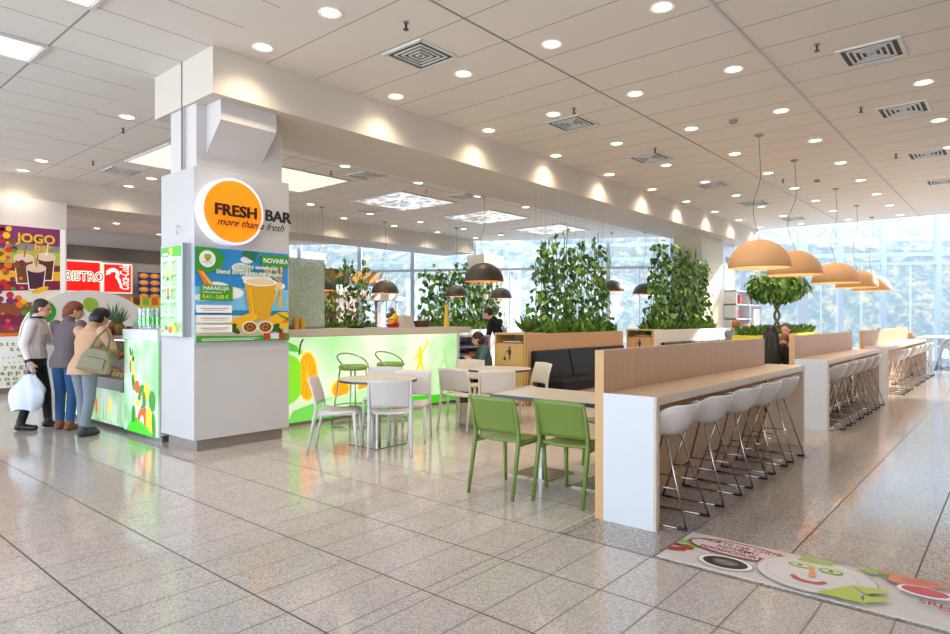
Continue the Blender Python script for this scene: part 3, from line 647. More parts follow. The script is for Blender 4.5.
q = MB(); q.lathe([(.0, 0), (.045, 0), (.055, .13), (.05, .13), (.04, .01)], 0, 0, 18); o = q.build('dark_jar', mat('dark_jar', '#3a3634', .3), smooth='auto', loc=(3.50, 9.16, 1.24)); tag(o, 'dark round jar standing on the side counter', 'jar')
t = thing('citrus_juicer', 'squat grey and green citrus juicer on the side counter', 'juicer', (3.50, 8.88, 1.24))
q = MB(); q.lathe([(.0, 0), (.10, 0), (.11, .03), (.085, .10), (.075, .15), (.0, .16)], 0, 0, 20); q.build('juicer_body', mat('juicer_grey', '#8c8578', .4), t, smooth='auto')
q = MB(); q.lathe([(.0, .15), (.05, .15), (.075, .18), (.06, .21), (.02, .24), (.012, .29), (0, .29)], 0, 0, 20); q.build('juicer_bowl', mat('juicer_mint', '#7fae98', .4), t, smooth='auto')
q = MB(); q.tube([(0, -.04, .19), (0, -.14, .22), (0, -.17, .25)], .012); q.build('lever', MC['juicer_mint'], t)
t0 = None
for k in range(6):
    x, y = 3.43 + .10 * (k % 2), 8.64 - .085 * (k // 2) * 1.5 - .02 * (k % 2)
    lb = 'tall glass half full of bright green juice, %s of six beside the near column' % ORD[k]
    if t0 is None:
        t0 = thing('juice_glass', lb, 'glass', (x, y, 1.34), 0, 'tall glasses of green juice')
        q = MB(); q.lathe([(.0, .0), (.035, .0), (.037, .27), (.034, .27), (.032, .01), (0, .008)], 0, 0, 16); q.build('tumbler', CGLASS, t0, smooth='auto')
        q = MB(); q.lathe([(.0, .06), (.030, .06), (.031, .15), (0, .15)], 0, 0, 16); q.build('green_juice', mat('green_juice', '#4fcf1a', .3, emit=.25), t0, smooth='auto')
        q = MB(); q.tube([(0, 0, .06), (.02, 0, .31)], .004); q.build('straw', G2, t0)
    else: dup(t0, (x, y, 1.34), None, lb, 'tall glasses of green juice')
# leaf disc and white curved board behind the customers
t = thing('lime_leaf_sign', 'small lime green leaf-shaped sign on a pole above the two women', 'sign', (5.0, 11.3, 1.78))
p = at(91, 305, Y=11.3); t.location = p
q = MB(); pts_ = [(.15 * math.cos(a) * (1 + .1 * math.sin(a)), .12 * math.sin(a)) for a in [2 * PI * k / 28 for k in range(28)]]
q.extr([(a * .75 - .0, 0, b_ + a * -.1) for a, b_ in pts_], (0, .03, 0)); q.build('leaf_disc', mat('lime_disc', '#93b83a', .5), t)
q = MB(); q.tube([(0, .04, -p.z), (0, .04, .02)], .01); q.build('support_pole', STEEL, t)
q = MB(); pc = [at(88, 360, Y=12.9)]
a0, a1, ztop, zb = at(19, 335, Y=12.9).x, at(152, 335, Y=12.9).x, at(75, 290, Y=12.9).z, 1.02
n = 30; prof = [(a0 + (a1 - a0) * (.5 - .5 * math.cos(PI * k / n)), zb + (ztop - zb) * (max(0, math.sin(PI * k / n)) ** .8)) for k in range(n + 1)]
q.extr([(x, 12.9, z) for x, z in prof], (0, .06, 0)); t = thing('curved_back_board', 'big white half-round board behind the counter and the customers', 'partition', (0, 0, 0))
q.build('board', mat('board_white', '#e9e2dc', .5), t)
q = MB(); q.box(a0 + .3, 12.92, 0, a1 - .3, 13.5, 1.02); q.build('back_cabinet', PANELW, t)
P = Panel((at(43, 312, Y=12.89).x, 12.89, at(43, 312, Y=12.89).z), (1, 0, 0), (0, 0, 1)); P.ell(0, 0, .2, .2, G1); P.build('green_dot', None, t, recalc=False)
# ---- things on the front counter
CT = 1.33
t = thing('etched_glass_screen', 'greenish crackled glass screen standing on the counter beside the near column', 'screen', (4.95, 7.7, CT))
CRK = mat('crackle_glass', '#a9bdac', .25, trans=.0); N, L, b = nd(CRK)
t_ = N.new('ShaderNodeTexCoord'); v_ = N.new('ShaderNodeTexVoronoi'); v_.feature = 'DISTANCE_TO_EDGE'; v_.inputs['Scale'].default_value = 38; L.new(t_.outputs['Object'], v_.inputs['Vector'])
r_ = N.new('ShaderNodeValToRGB'); L.new(v_.outputs[0], r_.inputs[0]); r_.color_ramp.elements[0].color = hexc('#d3dfcf'); r_.color_ramp.elements[0].position = .02; r_.color_ramp.elements[1].color = hexc('#a3b8a4'); r_.color_ramp.elements[1].position = .16
L.new(r_.outputs[0], b.inputs['Base Color']); b.inputs['Alpha'].default_value = .72
s = MB(); s.box(-.47, 0, 0, .66, .016, 1.0); s.build('pane', CRK, t)
s = MB(); s.box(-.47, 0, 0, .66, .016, .0); s = MB(); s.box(-.47, -.01, -.0, .66, .026, .03); s.build('foot_rail', STEEL, t)
s = MB()
for k in range(2): s.tube([(.17 + .09 * k, -.10, 0), (.17 + .09 * k, -.10, .14)], .036, 16)
for k in range(2):
    q = MB(); q.lathe([(0, 0), (.035, 0), (.042, .15), (.036, .15), (.03, .01)], 0, 0, 18); tag(q.build('yellow_cup', mat('yellow_cup', '#e0a92c', .5), smooth='auto', loc=(5.08 + .1 * k, 7.62, CT)), 'yellow cup in front of the crackled glass screen, %s' % ('left one', 'right one')[k], 'cup', 'yellow cups on the counter')
q = MB(); q.lathe([(0, 0), (.12, 0), (.15, .02), (.145, .025), (.115, .008), (0, .008)], 0, 0, 24); p = at(356, 329, Y=7.75); tag(q.build('serving_tray', BLACK, smooth='auto', loc=(p.x, p.y, CT)), 'round black tray lying on the counter top', 'tray')
t = thing('fruit_figure', 'arrangement of orange and yellow fruit balls with a brown top on the counter', 'fruit bouquet', (at(393, 329, Y=7.8).x, 7.8, CT))
q = MB(); random.seed(5)
q.lathe([(0, 0), (.09, 0), (.11, .06), (0, .07)], 0, 0, 16); q.build('bowl', mat('red_bowl', '#a41f26', .4), t, smooth='auto')
for mname, col, pts_ in (('orange_balls', '#ef9a1e', [(-.05, -.04, .09), (.04, -.05, .1), (0, 0, .13), (.07, .0, .1), (-.07, .02, .11), (0, -.06, .15)]), ('yellow_balls', '#e9d02c', [(-.03, -.05, .17), (.05, -.03, .17), (.01, -.03, .2)]),
                         ('brown_balls', '#7a4a30', [(-.04, .02, .21), (.05, .02, .21), (0, .0, .25), (-.01, .02, .29), (.08, .02, .18), (-.08, .03, .19)])):
    q = MB()
    for p in pts_: q.ball(p, .04, 12, 8)
    q.build(mname, mat(mname, col, .5), t, smooth=True)
q = MB(); q.box(-.1, -.08, 0, .1, .08, .2); p = at(405, 329, Y=7.95); tag(q.build('cardboard_box', mat('cream_box', '#cfc7b2', .6), bev=.004, loc=(p.x, p.y, CT)), 'small cream box behind the fruit arrangement', 'box')
t = thing('fruit_basket', 'dark wicker basket with a pineapple top and fruit on the counter', 'basket', (at(421.5, 329, Y=7.85).x, 7.85, CT))
q = MB(); q.lathe([(0, 0), (.115, 0), (.135, .11), (.125, .11), (.108, .01), (0, .01)], 0, 0, 20); q.build('basket_body', mat('wicker', '#4b372a', .7, noise=.5, nscale=90), t, smooth='auto')
q = MB(); q.ball((.03, 0, .11), (.05, .05, .03)); q.ball((-.03, .02, .11), (.05, .05, .03)); q.ball((.08, .01, .11), .035); q.build('fruit', mat('bread_fruit', '#d9a25a', .6), t, smooth=True)
q = MB()
for k in range(16):
    a = k * 2.4; l = .3 + .5 * k / 16; d = Vector((math.cos(a), math.sin(a), 0)); b0 = Vector((-.04, 0, .11)); tip = b0 + (d * math.sin(l) + Vector((0, 0, 1)) * math.cos(l)) * .16; sd_ = Vector((-d.y, d.x, 0)) * .01
    q.add([b0 - sd_, b0 + sd_, tip], [(0, 1, 2)])
q.build('leaf_crown', MC['pineapple_leaf'], t, solid=.001, recalc=False)
t = thing('giraffe_figure', 'slender yellow giraffe figurine on the counter in front of the far vine wall', 'figurine', (at(446.5, 329, Y=7.85).x, 7.85, CT))
q = MB(); q.tube([(0, 0, 0), (0, 0, .12), (0, 0, .30), (.0, 0, .36)], [.05, .045, .028, .022], 12); q.tube([(0, 0, .36), (-.045, -.04, .37), (-.07, -.06, .36)], [.03, .026, .016], 10); q.build('giraffe_body', mat('giraffe_yellow', '#e9c02e', .5, noise=.25, nscale=45), t, smooth='auto')
q = MB()
for s_ in (-1, 1): q.tube([(.015 * s_, .01 * s_, .38), (.018 * s_, .012 * s_, .43)], .006); q.ball((.018 * s_, .012 * s_, .43), .01)
q.build('horns', mat('giraffe_orange', '#d9752c', .5), t)
# magazine shelf at the bar's end
t = thing('magazine_shelf', 'white shelf unit with magazines at the end of the green-lit counter', 'shelf', (8.55, 7.75, 0))
q = MB(); q.box(0, 0, 0, .03, .5, 1.16); q.box(.92, 0, 0, .95, .5, 1.16); q.box(0, .46, 0, .95, .5, 1.16)
for z in (.04, .45, .62, .78, .94, 1.13): q.box(0.03, 0, z, .92, .46, z + .02)
q.build('shelf_body', PANELW, t)
mg = ('#3567a8', '#28508f', '#c8402c', '#d5d0c8', '#4a86b8', '#b5472e', '#3c6f4f', '#e3ddd2')
k = 0
for z, nm in ((.96, 'top'), (.80, 'second'), (.64, 'third'), (.47, 'lowest')):
    for j in range(3):
        q = MB(); q.box(-.13, -.16, 0, .13, .16, .035 + .02 * ((k * 7) % 3)); o = q.build('magazine', mat('magazine_%d' % (k % 8), mg[(k + (z < .9) * 1) % 8], .4), bev=.002, loc=(8.72 + .30 * j, 7.93, z)); k += 1
        tag(o, 'magazine pile on the %s shelf of the white unit, %s' % (nm, ('left', 'middle', 'right')[j]), 'magazine', 'magazines on the white shelf')
# ================================================================== FAR LEFT: poster wall and stalls
Yp = 14.93
def pj(px, py): q = at(px, py, Y=Yp); return (q.x - 3.27, q.z - .13)
PU, PMG, PBR2 = pm('poster_purple', '#7b2d6b'), pm('poster_maroon', '#7d1f3c'), pm('poster_brown', '#8a4a2c')
P = Panel((3.27, Yp, .13), (1, 0, 0), (0, 0, 1), .02); P.board(1.18, 3.17, WH)
def Q(a, m, k=None): P.poly([pj(*q) for q in a], m, k)
Q([(-4, 222), (60, 229), (60, 247), (-4, 240)], PU); Q([(-4, 240), (60, 247), (60, 253), (-4, 248)], GY); Q([(-4, 248), (60, 253), (60, 266), (-4, 262)], pm('poster_lime', '#b9b84a'))
Q([(-4, 262), (60, 266), (60, 272), (-4, 270)], PMG); Q([(-4, 270), (60, 272), (60, 281), (-4, 281)], YE); Q([(-4, 281), (60, 281), (60, 290), (-4, 291)], PMG); Q([(-4, 291), (60, 290), (60, 302), (-4, 303)], pm('poster_rose', '#e7dcd0'))
Q([(-4, 303), (32, 302), (28, 333), (-4, 334)], PBR2); Q([(-4, 315), (28, 314), (28, 325), (-4, 327)], PMG); Q([(-4, 333.5), (26, 332.5), (24, 336), (-4, 337)], OG)
random.seed(8)
for k in range(70):
    px, py = random.uniform(-2, 34 if k % 2 else 22), random.uniform(228, 331); px = px if py > 258 else px * .45 - 1; a, b_ = pj(px, py); r = random.uniform(.025, .07)
    P.ell(a, b_, r, r, (PU, PMG, RD, YE, OG, G1, pm('poster_pink', '#d84a6a'), PBR2)[k % 8], k=12 + k % 5, n=12)
# cups
for cx_, cy_, w_, h_, c in ((24, 270, 9, 26, BR), (46, 268, 8, 24, pm('poster_cola', '#5a2a18')), (36, 278, 9, 22, pm('poster_plum', '#4a1f3a'))):
    Q([(cx_ - w_ - 1, cy_ - h_ / 2), (cx_ + w_ + 1, cy_ - h_ / 2), (cx_ + w_ - 1.5, cy_ + h_ / 2 + 1), (cx_ - w_ + 1.5, cy_ + h_ / 2 + 1)], WH); Q([(cx_ - w_, cy_ - h_ / 2 + 3), (cx_ + w_, cy_ - h_ / 2 + 3), (cx_ + w_ - 2.5, cy_ + h_ / 2), (cx_ - w_ + 2.5, cy_ + h_ / 2)], c)
    a, b_ = pj(cx_, cy_ - h_ / 2 + 1); P.ell(a, b_, .17, .09, pm('poster_lid', '#e0c8b0')); P.stroke([pj(cx_, cy_ - h_ / 2), pj(cx_ + 2, cy_ - h_ / 2 - 12)], .02, (RD, WH, G1)[int(cx_) % 3])
a, b_ = pj(40, 290); P.ell(a, b_, .16, .05, YE, .4)
a, b_ = pj(17, 241.5); P.text('JOGO', a + .012, b_ - .012, .25, pm('poster_olive', '#8a8420'), sx=.98, bold=.03); P.text('JOGO', a, b_, .25, YE, sx=.98, bold=.02)
a, b_ = pj(34, 250.5); P.text('bar', a, b_, .2, YE, sx=1.15, bold=.02)
for k, (px, py, tx) in enumerate(((-2, 346, 'bitter'), (10, 351, 'top'), (2, 358, '...wrap'), (8, 363, '...bar'), (3, 369, 'yogurt'), (0, 375, 'apple,bo'), (-3, 381, 'sooo'), (6, 385, 'sob'))):
    a, b_ = pj(px, py); P.text(' '.join(tx), a, b_, .11, pm('poster_olive', '#8a8420') if k % 2 else pm('poster_grass', '#86a82c'), sx=1.5, bold=.03)
o = P.build('jogo_poster', recalc=False); tag(o, 'large colourful smoothie poster reading JOGO bar at the left edge of the photo', 'poster')
# red signs
Ys = 22.95
def redsign(pa, pb, lab, deco):
    A, B = at(pa[0], pa[1], Y=Ys), at(pb[0], pb[1], Y=Ys); w_, h_ = B.x - A.x, A.z - B.z
    t = thing('lit_red_sign', lab, 'sign', (A.x, Ys, B.z))
    q = MB(); q.box(0, 0, 0, w_, .16, h_); q.build('sign_box', mat('sign_edge', '#f4e6dc', .4, emit=.4), t, bev=.01)
    P = Panel((.05, -.002, .05), (1, 0, 0), (0, 0, 1)); P.rect(0, 0, w_ - .1, h_ - .1, pm('red_glow', '#f01812', .6)); deco(P, w_ - .1, h_ - .1); P.build('sign_face', None, t, recalc=False)
WG = pm('white_glow', '#fff6ea', .8); OL = pm('sign_olive', '#6f7a3c')
def d1(P, w_, h_):
    sz = .42; P.text('E BISTRO', w_ * .16, h_ * .36, sz, WG, sx=.82, bold=.06); P.text('E BISTRO', w_ * .16, h_ * .36, sz, OL, sx=.82, bold=.0)
redsign((44, 258), (101.5, 293), 'red lit sign reading BISTRO over the far food stall', d1)
def d2(P, w_, h_):
    v, f = text_geo('Coca-Cola', .42, .3, 'LEFT', .012); P.k += 1
    P.add([P.P(w_ * .92 - q.y * 1.0, h_ * .08 + q.x * .46, P.k) for q in v], f, WG)
    for a, b_, r in ((.14, .72, .08), (.22, .78, .07), (.30, .8, .08), (.38, .82, .07), (.46, .75, .09), (.5, .65, .08), (.47, .55, .08), (.54, .45, .08), (.58, .34, .07), (.62, .24, .06), (.67, .16, .04)): P.ell(a * w_, b_ * h_, r * w_ * .75, r * h_, WG, .4, k=3)
    P.poly([(.03 * w_, .60 * h_), (.2 * w_, .78 * h_), (.24 * w_, .66 * h_)], WG)
redsign((102.5, 262.5), (132.5, 294), 'red lit sign with white ribbon and script, right of the BISTRO sign', d2)
q0, q1 = at(138.5, 272, Y=22.9), at(161, 301, Y=22.9)
P = Panel((q0.x, 22.9, q1.z), (1, 0, 0), (0, 0, 1), .05); w_, h_ = q1.x - q0.x + .6, q0.z - q1.z; P.board(w_, h_, pm('menu_navy', '#1d2b66', .2))
for k in range(12): P.ell((.13 + .27 * (k % 3)) * w_, (.16 + .24 * (k // 3)) * h_, .12 * w_, .09 * h_, pm('food_glow', '#c9803a', .35), k=2); P.ell((.13 + .27 * (k % 3)) * w_, (.18 + .24 * (k // 3)) * h_, .06 * w_, .04 * h_, YE, k=3)
tag(P.build('menu_screen', recalc=False), 'dark blue menu picture board with dishes right of the red signs', 'menu board')
q0, q1 = at(90, 296, Y=22.6), at(131, 308, Y=22.6)
P = Panel((q0.x, 22.6, q1.z), (1, 0, 0), (0, 0, 1), .05); P.board(q1.x - q0.x + 1.4, q0.z - q1.z, pm('menu_mustard', '#c9a63a', .3))
for k in range(9): P.rect(.1 + .3 * k, .1, .32 + .3 * k, .4, (OG, BR, G2)[k % 3], k=1)
tag(P.build('menu_strip', recalc=False), 'low yellow menu strip under the far red signs', 'menu board')
q = MB(); q.box(4, 21.2, 0, 12.5, 21.8, 1.1); tag(q.build('bistro_counter', mat('bistro_grey', '#a79f97', .4)), 'plain grey serving counter of the far food stall', 'counter')
# ================================================================== BAR TABLES
def bar_table(x0, x1, lab):
    t = thing('bar_table', lab, 'bar table', (x0, 2.38, 0), 0, 'long bar tables in a row')
    L_ = x1 - x0
    q = MB(); q.box(.0, -.07, 0, L_ - .12, 0, 1.24); q.build('back_panel', WOOD, t)
    q = MB(); q.box(-.001, -.0725, 0, .0005, .001, 1.2402); q.build('panel_edge', mat('oak_edge', '#c79f6b', .5), t)
    q = MB(); q.box(0, -.48, .87, L_, -.07, .93); q.build('countertop', WOODH, t)
    for a, b_ in ((0, .05), (L_ - .05, L_)):
        q = MB(); q.box(a, -.478, 0, b_, -.07, .87); q.build('end_panel', WOODH if a else WOODH, t)
        if a == 0: q = MB(); q.box(-.004, -.462, 0, 0, -.07, .93); q.build('white_facing', PANELW, t)
    return t
bar_table(4.14, 8.12, 'nearest long wooden bar table with white end, five stools under it')
bar_table(9.34, 13.36, 'middle long wooden bar table, behind the nearest one')
bar_table(14.35, 20.9, 'farthest long wooden bar table with raised back, near the windows')
# ------------------------------------------------------------------ bar stools
SHELL = mat('shell_plastic', '#cdc2ba', .35)
def stool_proto():
    t = thing('bar_stool', 'x', 'bar stool', (0, 0, 0))
    def fn(u, v):
        a = u * 2 * PI; x, y = math.cos(a), math.sin(a); back = max(0, min(1, (.75 - y) / 1.5)); back = back * back * (3 - 2 * back)
        rim = .04 + .185 * back; r = v
        px = .262 * x * (r ** .8) * (1 + .06 * (rim > .15) * 0); py = .22 * y * (r ** .85)
        return (px, py - .01, .625 + rim * (r ** 2.6))
    q = MB(); q.grid(fn, 40, 12, None, True)
    o = q.build('seat_shell', SHELL, t, smooth=True, solid=.012, recalc=False)
    q = MB(); q.tube([(.264 * math.cos(a), .22 * math.sin(a) - .01, .63 + (.04 + .185 * (lambda b: b * b * (3 - 2 * b))(max(0, min(1, (.75 - math.sin(a)) / 1.5))))) for a in [2 * PI * k / 40 for k in range(40)]], .008, 6, None, True)
    q.build('shell_rim', mat('shell_rim', '#ded8d3', .35), t, smooth=True)
    for s in (-1, 1):
        q = MB(); q.tube([(.21 * s, -.24, .008), (.21 * s, .26, .008)], .0075, 8); q.build('sled_bar', CHROME, t, smooth=True)
        for y0_, y1_ in ((-.24, -.06), (.26, .08)):
            q = MB(); q.tube([(.21 * s, y0_, .008), (.13 * s, y1_, .60), (.10 * s, y1_ * .9, .618)], .0075, 8); q.build('leg', CHROME, t, smooth=True)
        for yy_ in (-.21, .23):
            q = MB(); q.box(.21 * s - .011, yy_ - .035, 0, .21 * s + .011, yy_ + .035, .018); q.build('glide', BLACK, t)
    q = MB(); q.tube([(-.182, .198, .22), (.182, .198, .22)], .009, 8); q.build('footrest', CHROME, t, smooth=True)
    for s in (-1, 1): q = MB(); q.tube([(s * .176, -.16, .27), (s * .176, .185, .27)], .006, 8); q.build('side_rail', CHROME, t, smooth=True)
    return t
sp = stool_proto(); first = True
sets = [('nearest bar table', [4.50, 5.23, 5.94, 6.60, 7.24]), ('middle bar table', [9.78, 10.45, 11.1, 11.8, 12.55]), ('farthest bar table', [15.0, 15.8, 17.2, 18.2, 19.2, 20.2])]
for nm, xs in sets:
    for k, x in enumerate(xs):
        lb = 'white shell bar stool, %s from the near end under the %s' % (ORD[k], nm)
        g = 'white shell bar stools'
        if first: sp.location = (x, 1.99, 0); tag(sp, lb, None, g); first = False
        else: dup(sp, (x, 1.99 if x < 14 else 1.93, 0), None, lb, g)
# high table by the window
t = thing('window_table', 'pale high table by the window wall at the right edge', 'table', (22.3, 2.5, 0))
q = MB(); q.box(0, -.9, .90, 3.1, -.2, .94); q.build('tabletop', PANELW, t)
for x in (.1, 2.9): q = MB(); q.box(x, -.6, 0, x + .06, -.5, .9); q.build('leg', PANELW, t)
for k, x in enumerate((22.8, 23.6, 24.4)): dup(sp, (x, 1.62, 0), R(20 * k), 'white shell bar stool, %s along the high table by the window wall' % ORD[k], 'white shell bar stools')
# ================================================================== CHAIRS
def chair_proto(m):
    t = thing('cafe_chair', 'x', 'chair', (0, 0, 0))        # faces +X, origin between the rear feet
    def seat(u, v): y = (u - .5) * .44; x = -.0 + .06 + v * .42; return (x, y * (1 - .04 * v), .455 - .018 * math.sin(PI * min(1, v * 1.05)) + .012 * (2 * u - 1) ** 2 - (.02 * max(0, v - .8) / .2))
    q = MB(); q.grid(seat, 9, 11); q.build('seat', m, t, smooth=True, solid=.022, recalc=False)
    def back(u, v): y = (u - .5) * (.44 + .02 * v); z = .52 + v * .30 + .008 * math.sin(PI * u); return (.045 - .085 * v ** 1.2 - .03 * math.sin(PI * u) + .012, y, z)
    q = MB(); q.grid(back, 11, 9); q.build('backrest', m, t, smooth=True, solid=.016, recalc=False)
    for s in (-1, 1):
        q = MB(); q.tube([(-.05, .225 * s, 0), (.035, .222 * s, .42), (.05, .222 * s, .50), (.02, .222 * s, .66), (-.032, .225 * s, .815)], [.015, .02, .02, .016, .010], 8); q.build('leg', m, t, smooth=True)
        q = MB(); q.tube([(.49, .215 * s, 0), (.455, .205 * s, .44)], [.014, .021], 8); q.build('leg', m, t, smooth=True)
    for s in (-1, 1):
        q = MB(); q.tube([(.045, .215 * s, .435), (.455, .2 * s, .435)], .017, 8); q.build('side_rail', m, t, smooth=True)
    return t
gp = chair_proto(GREENP); wp = chair_proto(WHITEP); cp_ = chair_proto(CREAMP); used = {}
def chair(pr, x, y, deg, lab, grp):
    if pr not in used: used[pr] = 1; pr.location = (x, y, 0); pr.rotation_euler = (0, 0, R(deg)); return tag(pr, lab, None, grp)
    return dup(pr, (x, y, 0), R(deg), lab, grp)
gg = 'green plastic chairs at the square table'
chair(gp, 4.12, 3.33, 3, 'green plastic chair, left of the two with backs to the camera', gg)
chair(gp, 4.27, 2.77, 3, 'green plastic chair, right of the two with backs to the camera, beside the bar end', gg)
chair(gp, 6.05, 3.12, 180, 'green plastic chair on the far side of the square table, mostly hidden by the bar', gg)
wg = 'white plastic chairs at the left round table'
chair(wp, 4.24, 5.98, -47, 'white plastic chair seen from its side, left of the round table', wg)
chair(wp, 4.54, 5.08, 47, 'white plastic chair with its back to the camera in front of the left round table', wg)
chair(wp, 5.70, 6.47, 220, 'white plastic chair behind the left round table, left of two', wg)
chair(wp, 5.52, 5.76, 218, 'white plastic chair behind the left round table, right of two', wg)
cg = 'pale chairs at the far round table'
chair(cp_, 6.13, 5.62, 10, 'cream plastic chair left of the far round table', cg)
chair(cp_, 6.28, 5.02, 36, 'cream plastic chair with its back to the camera, before the far round table', cg)
chair(cp_, 7.6, 6.62, 205, 'cream plastic chair behind the far round table, nearest the green-lit counter', cg)
chair(cp_, 7.77, 5.36, 155, 'cream plastic chair between the far round table and the black bench', cg)
# ------------------------------------------------------------------ tables
TT = mat('table_laminate', '#cdc2b5', .3); TE = mat('table_edge', '#3d4650', .4)
def pole_base(t, x, y, s=.24, h=.74):
    q = MB(); q.box(x - s, y - s, 0, x + s, y + s, .012); q.build('base_plate', CHROME, t, bev=.003)
    q = MB(); q.cyl(x, y, .012, h, .038, seg=20); q.build('pole', CHROME, t, smooth='auto')
def round_table(x, y, r, lab):
    t = thing('round_table', lab, 'table', (x, y, 0), 0, 'round cafe tables')
    q = MB(); q.cyl(0, 0, .745, .77, r, seg=48, m=TE); q.cyl(0, 0, .77, .773, r - .004, seg=48, m=TT); q.build('tabletop', None, t, smooth='auto')
    pole_base(t, 0, 0)
round_table(4.92, 5.72, .46, 'round cream-topped table on a chrome pole among the white chairs')
round_table(7.05, 5.62, .48, 'round cream-topped table farther back, in front of the birch waste cabinet')
def rect_table(x0, y0, x1, y1, lab, poles):
    t = thing('square_table', lab, 'table', ((x0 + x1) / 2, (y0 + y1) / 2, 0), 0, 'rectangular cafe tables'); hx, hy = (x1 - x0) / 2, (y1 - y0) / 2
    q = MB(); q.box(-hx, -hy, .735, hx, hy, .768, TE); q.box(-hx + .004, -hy + .004, .768, hx - .004, hy - .004, .771, TT); q.build('tabletop', None, t)
    for p in poles: pole_base(t, p[0], p[1], .22, .735)
rect_table(4.62, 2.45, 5.36, 3.78, 'rectangular dark-edged table in front of the two green chairs', [(0, .33), (0, -.33)])
rect_table(9.6, 4.9, 10.5, 5.5, 'small table at the black bench, mostly hidden by the nearest bar', [(0, 0)])
# ------------------------------------------------------------------ green lounge stools at the counter
def gstool(x, y, lab, pr=[None]):
    if pr[0] is None:
        t = thing('counter_stool', lab, 'bar stool', (x, y, 0), 0, 'green cushioned counter stools'); pr[0] = t
        q = MB(); q.lathe([(0, .77), (.17, .77), (.195, .79), (.195, .82), (.17, .84), (0, .845)], 0, 0, 28); q.build('cushion', mat('green_cushion', '#7ea64a', .5), t, smooth='auto')
        q = MB(); pts_ = []
        for k in range(29):
            a = PI * (k / 28) * 1.35 - PI * .17; h = .79 + .20 * max(0, math.sin(PI * k / 28)) ** .8
            pts_.append((.22 * math.cos(a) * 1, -.20 * -math.sin(a), h))
        q.tube(pts_, .011, 8); q.build('back_hoop', STEEL, t, smooth=True)
        for sx_ in (-1, 1):
            for sy_ in (-1, 1): q = MB(); q.tube([(.13 * sx_, .12 * sy_, .77), (.21 * sx_, .2 * sy_, 0.015)], .011, 8); q.build('leg', STEEL, t, smooth=True)
        q = MB(); q.tube([(.27 * math.cos(2 * PI * k / 32), .27 * math.sin(2 * PI * k / 32), .02) for k in range(32)], .012, 8, None, True); q.build('floor_ring', STEEL, t, smooth=True)
        q = MB(); q.tube([(.24 * math.cos(2 * PI * k / 32), .24 * math.sin(2 * PI * k / 32), .28) for k in range(32)], .009, 8, None, True); q.build('footrest', STEEL, t, smooth=True)
    else: dup(pr[0], (x, y, 0), R(6), lab, 'green cushioned counter stools')
p = at(353, 369, Y=6.98); gstool(p.x, 6.98, 'green cushioned counter stool with metal hoop back, left of two')
p = at(390, 366, Y=6.98); gstool(p.x, 6.98, 'green cushioned counter stool with metal hoop back, right of two')
# ================================================================== BOOTH WALL, PLANTERS, CABINETS
def partition(x0, x1, lab, m, skin_=.58):
    t = thing('planter_partition', lab, 'planter', (x0, 6.3, 0), 0, 'planter walls'); L_ = x1 - x0
    q = MB(); q.box(-skin_, 0, 0, L_, .03, 1.22); q.box(0, .67, 0, L_, .7, 1.22); q.box(0, .03, 0, .03, .67, 1.22); q.box(L_ - .03, .03, 0, L_, .67, 1.22); q.build('planter_box', m, t)
    q = MB(); q.box(.03, .03, 1.0, L_ - .03, .67, 1.15); q.build('soil', mat('soil', '#3a2c20', .9), t)
WALLP = mat('pale_partition', '#e6ddd2', .5)
partition(9.30, 12.11, 'oak planter wall behind the black bench, under the left tall vines', WOOD)
partition(14.22, 18.7, 'pale planter wall with sun stripes under the right tall vines', WALLP)
t = thing('low_partition', 'pale low partition wall continuing towards the windows', 'partition', (18.75, 6.3, 0)); q = MB(); q.box(0, 0, 0, 2.6, .12, 1.2); q.build('partition_panel', WALLP, t)
q = MB(); q.box(0, -.01, 1.2, 2.6, .13, 1.22); q.build('cap', WOODH, t)
def bench(x0, x1, lab, segs):
    t = thing('booth_bench', lab, 'bench', (x0, 6.3, 0), 0, 'black leather benches'); L_ = x1 - x0; n = segs; w_ = L_ / n
    q = MB(); q.box(0, -.62, 0, L_, -.02, .26); q.build('bench_base', WOODH, t)
    for k in range(n):
        q = MB(); q.box(k * w_ + .006, -.66, .26, (k + 1) * w_ - .006, -.12, .46); q.build('seat_cushion', LEATHER, t, bev=.04)
        q = MB(); q.extr([(k * w_ + .006, -.20, .44), (k * w_ + .006, -.01, .44), (k * w_ + .006, -.01, .93), (k * w_ + .006, -.09, .93)], (w_ - .012, 0, 0)); q.build('back_cushion', LEATHER, t, bev=.025)
bench(8.78, 12.0, 'black leather booth bench in front of the oak planter wall', 3)
bench(13.9, 18.6, 'black leather booth bench in front of the pale planter wall', 4)
